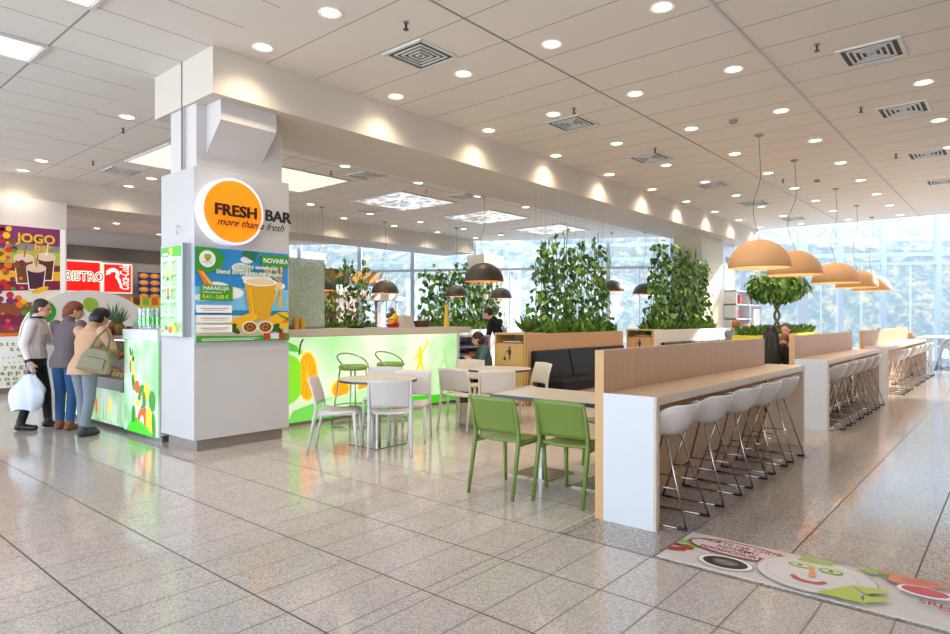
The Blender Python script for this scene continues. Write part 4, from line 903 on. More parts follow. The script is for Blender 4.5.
def cabinet(x, y, lab):
    t = thing('waste_cabinet', lab, 'cabinet', (x, y, 0), 0, 'waste sorting cabinets')
    q = MB(); W_ = .66; q.box(0, 0, 0, .59, .03, 1.23); q.box(0, W_ - .03, 0, .59, W_, 1.23); q.box(0, .03, 1.20, .59, W_ - .03, 1.23); q.box(.56, .03, 0, .59, W_ - .03, 1.2); q.box(0.02, .03, 1.03, .57, W_ - .03, 1.05); q.build('cabinet_body', WOODY, t)
    for z0_, z1_ in ((.02, .66), (.67, 1.035)): q = MB(); q.box(-.01, .035, z0_, .01, W_ - .035, z1_); q.build('door', WOODY, t, bev=.002)
    P = Panel((-.012, W_ / 2 + .12, .76), (0, -1, 0), (0, 0, 1)); P.ell(.13, .215, .022, .022, BK); P.poly([(.095, .185), (.165, .185), (.158, .10), (.145, .10), (.143, .0), (.133, .0), (.13, .09), (.127, .0), (.117, 0), (.115, .10), (.102, .1)], BK); P.stroke([(.10, .18), (.05, .13)], .016, BK); P.rect(.0, .0, .05, .05, BK); P.ell(.03, .08, .01, .01, BK); P.ell(.04, .105, .008, .008, BK)
    P.build('waste_symbol', None, t, recalc=False)
    q = MB(); q.box(.05, .08, 1.05, .5, .56, 1.07); o = q.build('red_tray', mat('red_tray', '#b8342a', .4), None, bev=.004, loc=(x, y, 0)); tag(o, 'red tray in the cabinet ' + lab.split('bin symbol ')[1], 'tray', 'trays in the cabinets')
    q = MB(); q.box(.03, .1, 1.085, .45, .5, 1.10); o = q.build('white_tray', PANELW, None, bev=.004, loc=(x, y, -.014)); tag(o, 'white tray on the red one in the cabinet ' + lab.split('bin symbol ')[1], 'tray', 'trays in the cabinets')
cabinet(8.69, 6.335, 'birch waste cabinet with bin symbol behind the far round table')
cabinet(13.61, 6.335, 'birch waste cabinet with bin symbol between the two vine walls')
t = thing('vine_planter', 'long white planter box under the far vine wall by the windows', 'planter', (14.2, 14.2, 0)); q = MB(); q.box(-.9, 0, 0, 4.2, .7, 1.12); q.build('planter_box', PANELW, t)
t = thing('vine_planter', 'planter box under the vines beside the crackled glass screen', 'planter', (9.2, 14.2, 0)); q = MB(); q.box(0, 0, 0, 3.3, .7, 1.1); q.build('planter_box', PANELW, t)
# ------------------------------------------------------------------ vines
LEAFM = []
for k, c in enumerate(('#42701f', '#30551f', '#5f8c2e', '#8cb048', '#264519')): m = mat('leaf_%d' % k, c, .42); LEAFM.append(m)
def leaf(mb, c, n, up, s, m, w=.62):
    n = n.normalized(); a = (up - n * up.dot(n))
    if a.length < 1e-4: a = n.orthogonal()
    a.normalize(); b_ = n.cross(a)
    mb.add([c, c + b_ * s * w * .5 + a * s * .3 + n * s * .07, c + b_ * s * w * .42 + a * s * .62 + n * s * .05, c + a * s, c - b_ * s * w * .42 + a * s * .62 + n * s * .05, c - b_ * s * w * .5 + a * s * .3 + n * s * .07, c + a * s * .45],
           [(0, 1, 2, 6), (6, 2, 3), (6, 3, 4), (0, 6, 4, 5)], m)
def vine_wall(x0, x1, y, z0, z1, lab, seed, dens=1., ls=.13, hedge=True, nst=9, zc=None):
    rnd = random.Random(seed); t = thing('climbing_vines', lab, 'climbing plant', ((x0 + x1) / 2, y, z0)); cx = (x0 + x1) / 2; W_ = x1 - x0; H_ = z1 - z0
    q = MB(); tops = []
    for k in range(nst * 2):
        x = x0 + W_ * (k + .5) / (nst * 2) + rnd.uniform(-.03, .03) - cx
        q.tube([(x, 0, 0), (x, 0, (zc or ZB) - z0 - .002)], .0018, 4); tops.append(x)
    q.build('climbing_wire', mat('wire_grey', '#8f918c', .4, .5), t)
    q = MB(); stems = MB()
    for k, x in enumerate(tops):
        hh = H_ * rnd.uniform(.72, 1.0) * (1 if 0 < k < len(tops) - 1 else .9); pts_ = []
        for j in range(12): f_ = j / 11; pts_.append((x + .03 * math.sin(f_ * 17 + k), .03 * math.cos(f_ * 15 + k), hh * f_))
        stems.tube(pts_, .007, 5)
        nl = int(hh * 36 * dens)
        for j in range(nl):
            f_ = rnd.random() ** 1.6; spread = .13 * (1 - f_ * .6)
            c = Vector((x + rnd.gauss(0, spread * .8), rnd.uniform(-.2, .2) * (1 - .5 * f_), hh * f_))
            c.x = max(-W_ / 2 - .05, min(W_ / 2 + .05, c.x))
            d = Vector((rnd.uniform(-1, .6), rnd.uniform(-1.3, .6), rnd.uniform(-.2, 1)))
            leaf(q, c, d, Vector((rnd.uniform(-.6, .6), rnd.uniform(-.3, .3), -1)), ls * rnd.uniform(.55, 1.1), LEAFM[rnd.choice((0, 0, 1, 1, 2, 2, 0, 3))], .68)
    stems.build('vine_stems', mat('stem_green', '#4d5a2a', .6), t)
    q.build('foliage', None, t, recalc=False)
    if hedge:
        q = MB()
        for k in range(int(W_ * 420)):
            a = rnd.uniform(0, 2 * PI); l = rnd.uniform(.2, 1.1); c = Vector((rnd.uniform(-W_ / 2, W_ / 2), rnd.uniform(-.25, .22), rnd.uniform(-.02, .16)))
            up = Vector((math.cos(a) * math.sin(l), math.sin(a) * math.sin(l), math.cos(l)))
            leaf(q, c, up.orthogonal() + Vector((0, -.2, .4)), up, rnd.uniform(.12, .24), LEAFM[rnd.choice((0, 2, 2, 3, 0))], .3)
        q.build('base_hedge', None, t, recalc=False)
vine_wall(9.42, 12.02, 6.66, 1.15, 3.28, 'tall leafy vine wall rising from the oak planter wall, left of the pair', 1, 1.0, .16, nst=10)
vine_wall(14.15, 17.7, 6.66, 1.15, 3.42, 'tall leafy vine wall rising from the pale planter wall, before the beige column', 2, .95, .19, nst=13)
vine_wall(14.4, 18.25, 14.55, 1.12, 3.55, 'far vine wall behind the small dark pendants, left of the seated diners', 3, .8, .24, nst=10, zc=Z)
vine_wall(9.5, 12.2, 14.55, 1.1, 3.25, 'sparse vine wall beside the crackled glass screen, before the wooden kiosk', 4, .6, .2, nst=8, zc=Z)
t = thing('spiky_plant', 'spiky reddish green plant at the left end of the oak planter wall', 'plant', (9.15, 6.62, 1.23)); q = MB(); rnd = random.Random(7)
for k in range(30):
    a = rnd.uniform(0, 2 * PI); l = rnd.uniform(.3, 1.25); up = Vector((math.cos(a) * math.sin(l), math.sin(a) * math.sin(l), math.cos(l))); leaf(q, Vector((0, 0, 0)), up.orthogonal(), up, rnd.uniform(.25, .42), LEAFM[rnd.choice((0, 1, 2))] if k % 5 else mat('leaf_red', '#7a3b32', .5), .12)
q.build('foliage', None, t, recalc=False)
# ficus with braided trunk in the yellow planter
fx, fy = at(777, 330, Y=4.4).x, 4.4
t = thing('yellow_planter', 'long bright yellow planter box under the braided ficus tree', 'planter', (fx, fy, 0))
pl0, pl1 = at(738, 340, Y=4.4).x - fx, at(826, 336, Y=4.4).x - fx
q = MB(); q.box(-2.3, -.28, 0, 2.9, .28, 1.12); q.build('planter_box', mat('yellow_laminate', '#d8d02a', .4), t)
q = MB()
for k in range(1500):
    a = rnd.uniform(0, 2 * PI); l = rnd.uniform(.2, 1.2); up = Vector((math.cos(a) * math.sin(l), math.sin(a) * math.sin(l), math.cos(l))); c = Vector((rnd.uniform(-2.25, 2.85), rnd.uniform(-.22, .22), rnd.uniform(1.1, 1.2)))
    leaf(q, c, up.orthogonal(), up, rnd.uniform(.08, .2), LEAFM[rnd.choice((0, 1, 2))], .35)
q.build('low_plants', None, t, recalc=False)
zt, zb_ = at(777, 298, Y=4.4).z, 1.12
t = thing('ficus_tree', 'round-crowned ficus tree with braided trunk in the yellow planter', 'tree', (fx, fy, zb_))
q = MB()
for s in (0, PI): q.tube([(.055 * math.cos(s + j * .42), .055 * math.sin(s + j * .42), (zt - zb_ + .25) * j / 30) for j in range(31)], .03, 8)
q.build('braided_trunk', mat('ficus_bark', '#8d7a5c', .8, noise=.2), t, smooth=True)
q = MB(); zc_ = (at(777, 286, Y=4.4).z) - zb_
for k in range(2300):
    v = Vector((rnd.gauss(0, 1), rnd.gauss(0, 1), rnd.gauss(0, 1))).normalized() * (rnd.random() ** .4); lump = 1 + .15 * math.sin(v.x * 7) * math.cos(v.y * 6)
    c = Vector((v.x * .68 * lump, v.y * .68 * lump, v.z * .36 * lump + zc_)); n = (v + Vector((0, 0, .5)) + Vector((rnd.uniform(-.6, .6), rnd.uniform(-.6, .6), rnd.uniform(-.4, .4))))
    leaf(q, c, n, Vector((rnd.uniform(-.7, .7), rnd.uniform(-.7, .7), -1)), rnd.uniform(.10, .19), LEAFM[rnd.choice((0, 2, 2, 3, 3, 1))], .5)
q.build('crown', None, t, recalc=False)
# ================================================================== FLOOR MAT
t0x, y0m = 3.725, 1.71
def mp(px, py): g = at(px, py, z=0); return (y0m - g.y, g.x - t0x)
P = Panel((t0x, y0m, .004), (0, -1, 0), (1, 0, 0), .003); P.board(2.6, .575, pm('mat_white', '#d9d2ce'))
def MQ(a, m): P.poly([mp(*q) for q in a], m)
for px, py, r, c in ((679, 541, .05, G2), (693, 543, .055, G2), (686, 547, .05, G1), (697, 547, .04, G2), (672, 549, .05, G1), (670, 549, .04, RD), (680, 550, .04, RD), (676, 545, .035, RD), (688, 549, .035, RD)): a, b_ = mp(px, py); P.ell(a, b_, r, r * .8, c)
a, b_ = mp(725, 564); P.ell(a, b_, .165, .115, pm('mat_shade', '#b9aca6')); P.ell(a, b_, .155, .108, WH); P.ell(a, b_, .13, .088, pm('cola_dark', '#2b201d')); P.ell(a, b_, .075, .045, pm('ice', '#6f6966')); P.ell(a - .03, b_ + .01, .03, .016, pm('ice_pale', '#8f8b88')); P.ell(a + .03, b_ - .012, .025, .014, MC['ice_pale'])
a, b_ = .345, .405
P.ell(a + .01, b_ - .01, .31, .132, pm('mat_red', '#a82c3c')); P.ell(a + .01, b_ - .01, .290, .112, MC['mat_white']); P.poly([(.50, .335), (.56, .35), (.54, .26)], MC['mat_red'])
for k, tx in enumerate(('PRÍĎTE NA CHUŤ', 'NOVÉMU', 'FOODCOURTU')):
    P.text(tx, a + .015, b_ + .030 - .064 * k, .066, MC['mat_red'], align='CENTER', sx=.92, bold=.022)
a, b_ = mp(806, 573); P.ell(a, b_, .30, .30 * .88, pm('plate_shade', '#c3b8b8')) if False else None
def inside(pts): return [(max(.005, min(2.59, x)), max(.004, min(.571, y))) for x, y in pts]
def ME(px, py, ra, rb, m, rot=0, n=40):
    a, b_ = mp(px, py); P.poly(inside([(a + ra * math.cos(2 * PI * k / n) * math.cos(rot) - rb * math.sin(2 * PI * k / n) * math.sin(rot), b_ + ra * math.cos(2 * PI * k / n) * math.sin(rot) + rb * math.sin(2 * PI * k / n) * math.cos(rot)) for k in range(n)]), m)
ME(815, 578, .31, .265, MC['mat_shade']); ME(815, 578, .30, .258, pm('plate_white', '#dedad8')); ME(811, 577, .24, .205, pm('plate_inner', '#cfc9c9')); ME(811, 577, .23, .195, MC['plate_white'])
MQ([(797, 562), (806, 558), (826, 563), (838, 567), (832, 569), (810, 566)], pm('mat_lettuce', '#a3b96a')); MQ([(855, 569), (878, 572), (890, 578), (870, 577)], MC['mat_lettuce'])
for px, py in ((800, 568), (831, 575)):
    ME(px, py, .062, .04, pm('mat_cuc_rim', '#6f8a3a')); ME(px, py, .052, .032, pm('mat_cuc', '#cfd88a')); ME(px, py, .014, .011, BK)
MQ([(810, 569), (814.5, 570), (815, 581), (808, 580)], pm('mat_carrot', '#e8a35a'))
P.stroke([mp(*q) for q in ((792, 578), (797, 582), (806, 585), (817, 587), (826, 586))], .028, pm('mat_mouth', '#d14448'))
MQ([(815, 596), (853, 589), (865, 608)], pm('mat_napkin', '#bccb52')); MQ([(853, 589), (860, 590), (888, 595), (888, 598), (864, 598)], MC['mat_napkin']); MQ([(864, 600), (890, 603), (886, 606), (864, 607)], MC['mat_napkin'])
MQ([(876, 573), (895, 574), (935, 583), (949, 587), (955, 591), (940, 593), (905, 590), (887, 584)], pm('mat_meat', '#d98c68')); MQ([(880, 577), (890, 579), (888, 584)], G1); MQ([(900, 583), (925, 584), (940, 590), (915, 589)], pm('mat_ham', '#cf6f5e'))
ME(925, 597, .125, .075, WH); ME(925, 596.5, .105, .06, pm('mat_ketchup', '#cf4a52'))
a, b_ = mp(918, 605); P.text('SRDEČNE VÁS', a, b_ - .03, .075, MC['mat_red'], sx=1.1, bold=.01); a, b_ = mp(938, 612); P.text('OBSLÚŽIME', a, b_ - .03, .075, MC['mat_red'], sx=1.1, bold=.01)
o = P.build('floor_mat', recalc=False); tag(o, 'long white floor sticker mat with a vegetable smiley plate beside the nearest bar table', 'floor mat')
# ================================================================== KIOSK AND FAR THINGS
kx0, kx1 = at(303, 300, Y=19).x, at(381, 300, Y=19).x; W_ = kx1 - kx0
WDB = wood_mat('kiosk_wood', '#a9672f', '#7d4520')
t = thing('wooden_kiosk', 'brown wooden snack kiosk behind the sparse vines on the left', 'kiosk', (kx0, 19, 0))
q = MB(); q.box(0, .1, 0, W_, 2, 1.05); q.box(0, 1.5, 1.05, W_, 2, 2.6); q.build('kiosk_body', WDB, t)
for x in (0, W_ * .35, W_ - .18): q = MB(); q.box(x, 0, 0, x + .18, .18, 3.1); q.build('post', WDB, t)
q = MB(); q.box(-.05, -.05, 2.75, W_ + .05, .2, 3.3); q.build('top_beam', mat('kiosk_grey', '#8a7a6c', .6), t)
for k in range(2): q = MB(); q.box(.3 + k * W_ * .5, -.07, 2.85, W_ * .5 - .15 + k * W_ * .5, -.05, 3.22); q.build('sign_panel', mat('kiosk_amber', '#c9842c', .5), t)
q = MB(); q.tube([(W_ - .1, .05, 1.9), (W_ - .1, -.5, 2.35)], .05, 6); q.tube([(W_ - 1.2, .05, 1.9), (W_ - 1.2, -.5, 2.35)], .05, 6); q.build('bracket', WDB, t)
P = Panel((.6, -.08, 2.3), (1, 0, 0), (0, 0, 1)); P.text('n s o', W_ * .25, 0, .5, pm('kiosk_letter', '#ffb68a', .8), bold=.03, sx=1.3); P.build('lit_letters', None, t, recalc=False)
p0, p1 = at(366, 292, Y=18.2), at(408, 301, Y=18.2)
t = thing('cream_awning', 'cream rounded awning beside the wooden kiosk under the dark pendant', 'awning', (p0.x, 18.2, p1.z)); q = MB(); w_ = p1.x - p0.x; h_ = p0.z - p1.z
q.extr([(w_ * k / 16, 0, h_ * (.35 + .65 * (math.sin(PI * (k / 16) ** .7) if k < 16 else 0))) for k in range(17)] + [(w_, 0, 0), (0, 0, 0)], (0, .65, 0)); q.build('canopy', mat('awning_cream', '#ead9c4', .6), t)
for x in (.1, w_ - .15): q = MB(); q.box(x, .5, -p1.z, x + .06, .56, .02); q.build('post', MUW, t)
# glass boards with speech bubbles by the far column
def bubble_board(pxa, pxb, Y_, ytop, lab, col):
    a, b_ = at(pxa, ytop, Y=Y_), at(pxb, ytop, Y=Y_); w_ = b_.x - a.x
    t = thing('bubble_reflection_board', lab, 'board', (a.x, Y_, 0)); q = MB(); q.box(0, 0, 0, w_, .06, a.z); q.build('board', mat(col[0], col[1], .3), t)
    P = Panel((0, -.002, 0), (1, 0, 0), (0, 0, 1)); P.ell(w_ * .5, a.z * .62, w_ * .36, .26, GY); P.ell(w_ * .5, a.z * .62, w_ * .33, .24, mat(col[0], col[1])); P.poly([(w_ * .4, a.z * .62 - .2), (w_ * .5, a.z * .62 - .23), (w_ * .4, a.z * .62 - .36)], GY)
    P.ell(w_ * .5, a.z * .9, w_ * .3, .3, GY, a0=PI, a1=2 * PI); P.rect(w_ * .25, a.z * .25, w_ * .75, a.z * .45, pm('board_tint', '#c2d6d8')); P.build('print', None, t, recalc=False)  # the grey half disc is a pendant lamp's reflection, put in as colour
bubble_board(508, 521, 14.9, 262, 'white board with printed speech bubbles beside the far beige column', ('board_pale', '#dfe6ea'))
bubble_board(723, 735, 7.1, 244, 'white board with painted grey pendant lamp reflections beside the beige column', ('board_pale', '#dfe6ea'))
t = thing('display_shelf', 'white shop display shelves with a few items right of the beige column', 'shelf', (at(736, 300, Y=6.6).x, 6.6, 0)); w_ = 2.6
q = MB()
for x in (0, w_ * .5, w_ - .05): q.box(x, 0, 0, x + .05, .35, 2.35)
for z in (.05, .5, .95, 1.45, 1.9, 2.32): q.box(.0, 0, z, w_, .35, z + .04)
q.build('shelf_body', PANELW, t)
for k, (x, z, c, nm) in enumerate(((.3, 1.94, '#b8b2ad', 'grey'), (.8, 1.94, '#c8433a', 'red'), (.4, 1.49, '#c8433a', 'red'), (1.6, 1.49, '#8f9aa5', 'blue grey'), (2.0, 1.94, '#77706c', 'dark'))):
    q = MB(); q.box(-.13, 0, 0, .13, .2, .28); o = q.build('display_box', mat('display_' + nm.replace(' ', '_'), c, .5), bev=.01, loc=(t.location.x + x, 6.7, z)); tag(o, '%s box on the %s shelf of the white display, %s' % (nm, 'upper' if z > 1.6 else 'middle', ORD[k]), 'box')
q = None
t = thing('street_sign_board', 'small white board standing right of the display shelves', 'board', (at(757, 318, Y=5.8).x, 5.8, 0)); q = MB(); q.box(-.3, 0, 0, .3, .05, 1.75); q.build('board', PANELW, t)
# ================================================================== PEOPLE
SKIN = mat('skin', '#d9a384', .55); SKIN2 = mat('skin_warm', '#c98c66', .55)
def remesh(mb, name, m, parent, vox=.012, smooth=4):
    o = mb.build(name, m, None, recalc=False); q = o.modifiers.new('r', 'REMESH'); q.mode = 'VOXEL'; q.voxel_size = vox
    s = o.modifiers.new('s', 'SMOOTH'); s.factor = .5; s.iterations = smooth
    bpy.context.view_layer.update(); dg = bpy.context.evaluated_depsgraph_get()
    me = bpy.data.meshes.new_from_object(o.evaluated_get(dg)); old = o.data; o.modifiers.clear(); o.data = me; bpy.data.meshes.remove(old)
    if not me.materials: me.materials.append(m)
    for p in me.polygons: p.use_smooth = True
    o.parent = parent; return o
def torso(mb, pts, g=0):
    "pts: list of (centre, half depth, half width, side vector) rings lofted"
    seg = 16; vs = []
    for c, rd, rw, side in pts:
        c = Vector(c); side = Vector(side).normalized(); fw = Vector((1, 0, 0)); fw = (fw - side * fw.dot(side)).normalized()
        for k in range(seg): a = 2 * PI * k / seg; vs.append(c + fw * math.cos(a) * (rd + g) + side * math.sin(a) * (rw + g))
    n = len(pts); fs = [(i * seg + k, i * seg + (k + 1) % seg, (i + 1) * seg + (k + 1) % seg, (i + 1) * seg + k) for i in range(n - 1) for k in range(seg)]
    fs += [tuple(range(seg))[::-1], tuple(range((n - 1) * seg, n * seg))]; mb.add(vs, fs)
def hand(mb, wr, d, nrm, side, s=1.0, curl=.5):
    "wr wrist, d along the hand, nrm out of the palm, side = towards the thumb"
    wr, d, nrm, side = Vector(wr), Vector(d).normalized(), Vector(nrm).normalized(), Vector(side).normalized()
    for k in range(4):
        b0 = wr + side * (.028 - .019 * k) * s; kn = wr + d * (.085 - .004 * abs(k - 1)) * s + side * (.03 - .02 * k) * s
        mb.cone2(b0, kn, .015 * s, .0125 * s, 8)
        L1 = (.040, .046, .043, .033)[k] * s; p = kn
        for j, (l_, r_) in enumerate(((L1, .0095), (L1 * .65, .0085), (L1 * .5, .0075))):
            a = curl * (j + .6); nx = p + (d * math.cos(a) + nrm * math.sin(a)) * l_; mb.cone2(p, nx, r_ * s * 1.05, r_ * s, 8); p = nx
    b0 = wr + d * .02 * s + side * .02 * s; k1 = b0 + (d * .6 + side * .7 + nrm * .25).normalized() * .045 * s; k2 = k1 + (d * .9 + side * .25 + nrm * .4).normalized() * .035 * s
    mb.cone2(b0, k1, .015 * s, .012 * s, 8); mb.cone2(k1, k2, .012 * s, .009 * s, 8)
def person(lab, loc, yaw, J, hair, haircol, top, bottom, shoe=None, group=None, H=1.0, head_t=(0, 0), skin=SKIN, vox=.012, long_hair=False, coat=0, extras=None, curl=.5, female=False, collar=None, wid=1.0):
    """J: joints in local metres, +X forward: hip, chest(optional), neck, head, and l/r shoulder elbow wrist, hipj knee ankle toe"""
    t = thing('person', lab, 'person', loc, yaw, group); t.scale = (H * wid, H * wid, H)
    V = lambda k: Vector(J[k])
    hip, chest, neck, head = V('hip'), V('chest'), V('neck'), V('head')
    ls, rs = V('ls'), V('rs'); side = (ls - rs).normalized(); hs = (V('lh') - V('rh')).normalized()
    b = MB(); sw = (ls - rs).length / 2
    wv = .8 if female else .92
    rings = lambda: [(hip - (chest - hip) * .22, .10, .145, hs), (hip, .115, .165 if female else .155, hs), (hip.lerp(chest, .45), .095, .125 if female else .145, (side + hs)), (chest, .115, sw * .92, side), (chest.lerp(neck, .62), .09, sw * .86, side), (neck - (neck - chest) * .06, .05, sw * .42, side)]
    torso(b, rings())
    hd = (head - neck).normalized()
    b.cone2(neck - hd * .05, head - hd * .05, .056, .052, 12)
    # head in its own frame
    yw, pt = head_t; fwd = Vector((math.cos(yw) * math.cos(pt), math.sin(yw) * math.cos(pt), math.sin(pt))); sd = Vector((-math.sin(yw), math.cos(yw), 0)); up = fwd.cross(sd)
    hp = lambda f, s_, u: head + fwd * f + sd * s_ + up * u
    def eb(mb, c, r, seg=14):
        n0 = len(mb.v); mb.ball((0, 0, 0), r, seg, 10)
        for i in range(n0, len(mb.v)): v = mb.v[i]; mb.v[i] = tuple(hp(c[0] + v[0], c[1] + v[1], c[2] + v[2]))
    eb(b, (-.008, 0, .025), (.098, .077, .10)); eb(b, (.028, 0, -.035), (.062, .058, .075)); eb(b, (.055, 0, -.082), (.028, .03, .024))
    b.cone2(hp(.088, 0, .018), hp(.112, 0, -.022), .009, .015, 8); eb(b, (.085, 0, -.055), (.016, .028, .014), 10); eb(b, (.083, 0, .036), (.014, .05, .012), 10)
    for s_ in (-1, 1): eb(b, (-.002, .078 * s_, -.002), (.02, .012, .032), 8)
    for p in 'lr':
        S, E_, Wr = V(p + 's'), V(p + 'e'), V(p + 'w'); b.cone2(S, E_, .05, .038); b.cone2(E_, Wr, .038, .025)
        sg = 1 if p == 'l' else -1; dd = (Wr - E_).normalized(); inn = Vector((0, -sg, 0)); inn = (inn - dd * inn.dot(dd)).normalized(); th_ = dd.cross(inn) * sg * -1
        if th_.x < 0: th_ = -th_
        hand(b, Wr, dd * 1.0, inn, th_, 1.0, curl)
        Hh, K, A, T = V(p + 'h'), V(p + 'k'), V(p + 'a'), V(p + 't'); b.cone2(Hh, K, .078, .052); b.cone2(K, A, .052, .036); b.cone2(A - Vector((0, 0, .02)), T, .035, .026, 10)
    remesh(b, 'body', skin, t, vox)
    # eyes and mouth
    e_ = MB()
    for s_ in (-1, 1): eb(e_, (.086, .032 * s_, .012), (.010, .012, .007), 10)
    e_.build('eyes', mat('eye_dark', '#2a1c16', .3), t, smooth=True)
    e_ = MB(); eb(e_, (.098, 0, -.055), (.006, .022, .006), 10); e_.build('lips', mat('lips', '#a85a50', .5), t, smooth=True)
    # trousers
    if bottom:
        b = MB(); torso(b, [(hip - (chest - hip) * .28, .10, .15, hs), (hip, .118, .168 if female else .158, hs), (hip.lerp(chest, .25), .108, .150, hs)], .010)
        for p in 'lr': Hh, K, A = V(p + 'h'), V(p + 'k'), V(p + 'a'); b.cone2(Hh, K, .092, .064); b.cone2(K, A + Vector((0, 0, .01)), .064, .052)
        remesh(b, 'trousers', bottom, t, vox)
    # top
    b = MB(); rr = rings()
    if coat: rr[0] = (hip - (chest - hip) * (.22 + coat), .125, .175, hs); rr[1] = (hip, .13, .178, hs)
    else: rr[0] = (hip - (chest - hip) * .02, .12, .165, hs)
    torso(b, rr, .016); b.cone2(neck - hd * .03, neck + hd * .02, .07, .062, 12)
    for p in 'lr':
        S, E_, Wr = V(p + 's'), V(p + 'e'), V(p + 'w'); b.cone2(S, E_, .072, .056); b.cone2(E_, Wr - (Wr - E_).normalized() * .03, .056, .042)
    remesh(b, 'jacket' if coat else 'sweater', top, t, vox)
    if collar:
        b = MB(); b.tube([neck + hd * .025 + Vector((math.cos(a) * .066, math.sin(a) * .068, .0)) for a in [2 * PI * k / 20 for k in range(20)]], .016, 8, None, True)
        for p in 'lr': S, E_, Wr = V(p + 's'), V(p + 'e'), V(p + 'w'); dd = (Wr - E_).normalized(); b.tube([Wr - dd * .045, Wr - dd * .01], .05, 12)
        b.build('dark_trim', collar, t, smooth=True)
    if shoe:
        for p in 'lr':
            A, T = V(p + 'a'), V(p + 't'); b = MB(); dirn = (T - A); dirn.z = 0; dirn.normalize()
            b.cone2(A + Vector((0, 0, .03)), A - Vector((0, 0, .03)), .055, .048, 12); b.cone2(A - Vector((0, 0, A.z - min(A.z, .05))) - dirn * .03, T, .047, .038, 12); b.cone2(A - dirn * .02 + Vector((0, 0, -.03)), T + dirn * .02, .04, .036, 12)
            remesh(b, 'shoe', shoe, t, .01, 3)
    # hair
    b = MB(); eb(b, (-.022, 0, .048), (.098, .088, .092), 16); eb(b, (-.045, 0, .0), (.075, .082, .085), 16)
    if hair == 'bob': eb(b, (-.04, 0, -.02), (.085, .10, .10), 16); eb(b, (-.01, .0, .06), (.10, .10, .085), 16)
    if hair == 'bun': eb(b, (-.05, 0, .0), (.09, .095, .10), 16); eb(b, (-.07, 0, -.07), (.065, .07, .06), 12); eb(b, (-.01, 0, .06), (.105, .10, .085))
    if hair == 'long':
        eb(b, (-.03, 0, .03), (.10, .10, .11))
        for s_ in (-.06, 0, .06): b.cone2(hp(-.06, s_, 0), hp(-.11, s_ * 1.5, -.25), .06, .055, 12); b.cone2(hp(-.11, s_ * 1.5, -.25), hp(-.14, s_ * 1.1, -.42), .055, .03, 12)
        for s_ in (-1, 1): b.cone2(hp(.0, .075 * s_, .02), hp(-.02, .085 * s_, -.18), .026, .022, 10)
    remesh(b, 'hair', haircol, t, max(.010, vox * .9), 2)
    if extras: extras(t, hp, J)
    return t
def stand(step=.0, lean=.0, turn=0, la=None, ra=None, look=0, hf=0):
    J = dict(hip=(0, 0, .95), chest=(lean * .6, 0, 1.27), neck=(lean, 0, 1.47), head=(lean + .04 + hf, 0, 1.615 - hf * .35), lh=(0, .09, .90), rh=(0, -.09, .90), ls=(lean * .85, .19, 1.41), rs=(lean * .85, -.19, 1.41),
             lk=(.02 + step * .4, .10, .50), rk=(.02 - step * .3, -.10, .50), la=(step * .7, .10, .09), ra=(-step * .9, -.10, .09))
    J['lt'] = (J['la'][0] + .15, .115, .035); J['rt'] = (J['ra'][0] + .15, -.115, .035)
    J['le'], J['lw'] = la or ((0, .26, 1.13), (.06, .26, .88)); J['re'], J['rw'] = ra or ((0, -.26, 1.13), (.06, -.26, .88))
    return J
# the yaw of a figure seen facing right in the photo
SCR = math.degrees(math.atan2(RY, RX))     # direction of the photo's right
p = at(36, 429, z=0)
BG = {}
def bagx(t, hp, J): pass
J = stand(.16, .0, la=((.10, .23, 1.16), (.32, .12, 1.20)), ra=((-.06, -.25, 1.13), (.02, -.30, .90)), hf=.03)
pm_ = (p.x, p.y, 0)
person('person in white sweater and black trousers holding a white plastic bag by the counter', pm_, R(SCR + 18), J, 'short', mat('hair_brown_dark', '#33241c', .6), mat('white_knit', '#dcd3d0', .8), mat('black_cloth', '#17171b', .8), BLACK, head_t=(.0, -.2), vox=.010, curl=.9, collar=mat('navy_trim', '#1c2440', .7))
# his bag
ya = R(SCR + 18); hx = p.x + math.cos(ya) * .03 - math.sin(ya) * -.32; hy = p.y + math.sin(ya) * .03 + math.cos(ya) * -.32
t = thing('plastic_bag', 'white plastic carrier bag held by the person in the white sweater', 'bag', (hx, hy, .30), R(SCR))
q = MB()
def bagf(u, v):
    a = u * 2 * PI; w_ = (.17 + .06 * math.sin(PI * min(1, v * 1.1)) - .10 * max(0, v - .55) / .45); d_ = .075 * (1 - v ** 2.2) + .022
    return ((w_ * math.cos(a)) * (1 + .05 * math.sin(5 * a + v * 9)) - .06 * (1 - v), d_ * math.sin(a) * (1 + .10 * math.sin(7 * a + v * 5)), v * .46 + .02 * math.sin(3 * a) * (1 - v))
q.grid(bagf, 44, 16, None, True); n0 = len(q.v) - 44 * 16; q.add([], []); q.f.append(tuple(range(n0, n0 + 44))); q.m.append(0)
q.build('bag_body', mat('bag_plastic', '#cdd4de', .3), t, smooth=True, recalc=False)
q = MB()
for s_ in (-1, 1): q.tube([(-.05, .02 * s_, .44), (-.03, .015 * s_, .55), (0, 0.01 * s_, .585), (.03, .015 * s_, .55), (.05, .02 * s_, .44)], .012, 8, flat=.5)
q.build('bag_handle', MC['bag_plastic'], t, smooth=True)
# woman with auburn hair
p = at(65, 430, z=0); J = stand(.03, .06, la=((.16, .24, 1.16), (.34, .10, 1.12)), ra=((.06, -.25, 1.13), (.26, -.16, 1.05)), hf=.05)
person('person with auburn hair in a grey brown jacket and blue jeans at the counter', (p.x, p.y, 0), R(SCR + 78), J, 'bun', mat('hair_auburn', '#7a3d22', .6), mat('tweed_jacket', '#6a5d62', .8, noise=.12, nscale=60), mat('blue_jeans', '#27507f', .8, noise=.1), mat('tan_boots', '#7d4a2c', .6), head_t=(-.75, -.15), vox=.010, female=True, coat=.12, H=.985, wid=1.05)
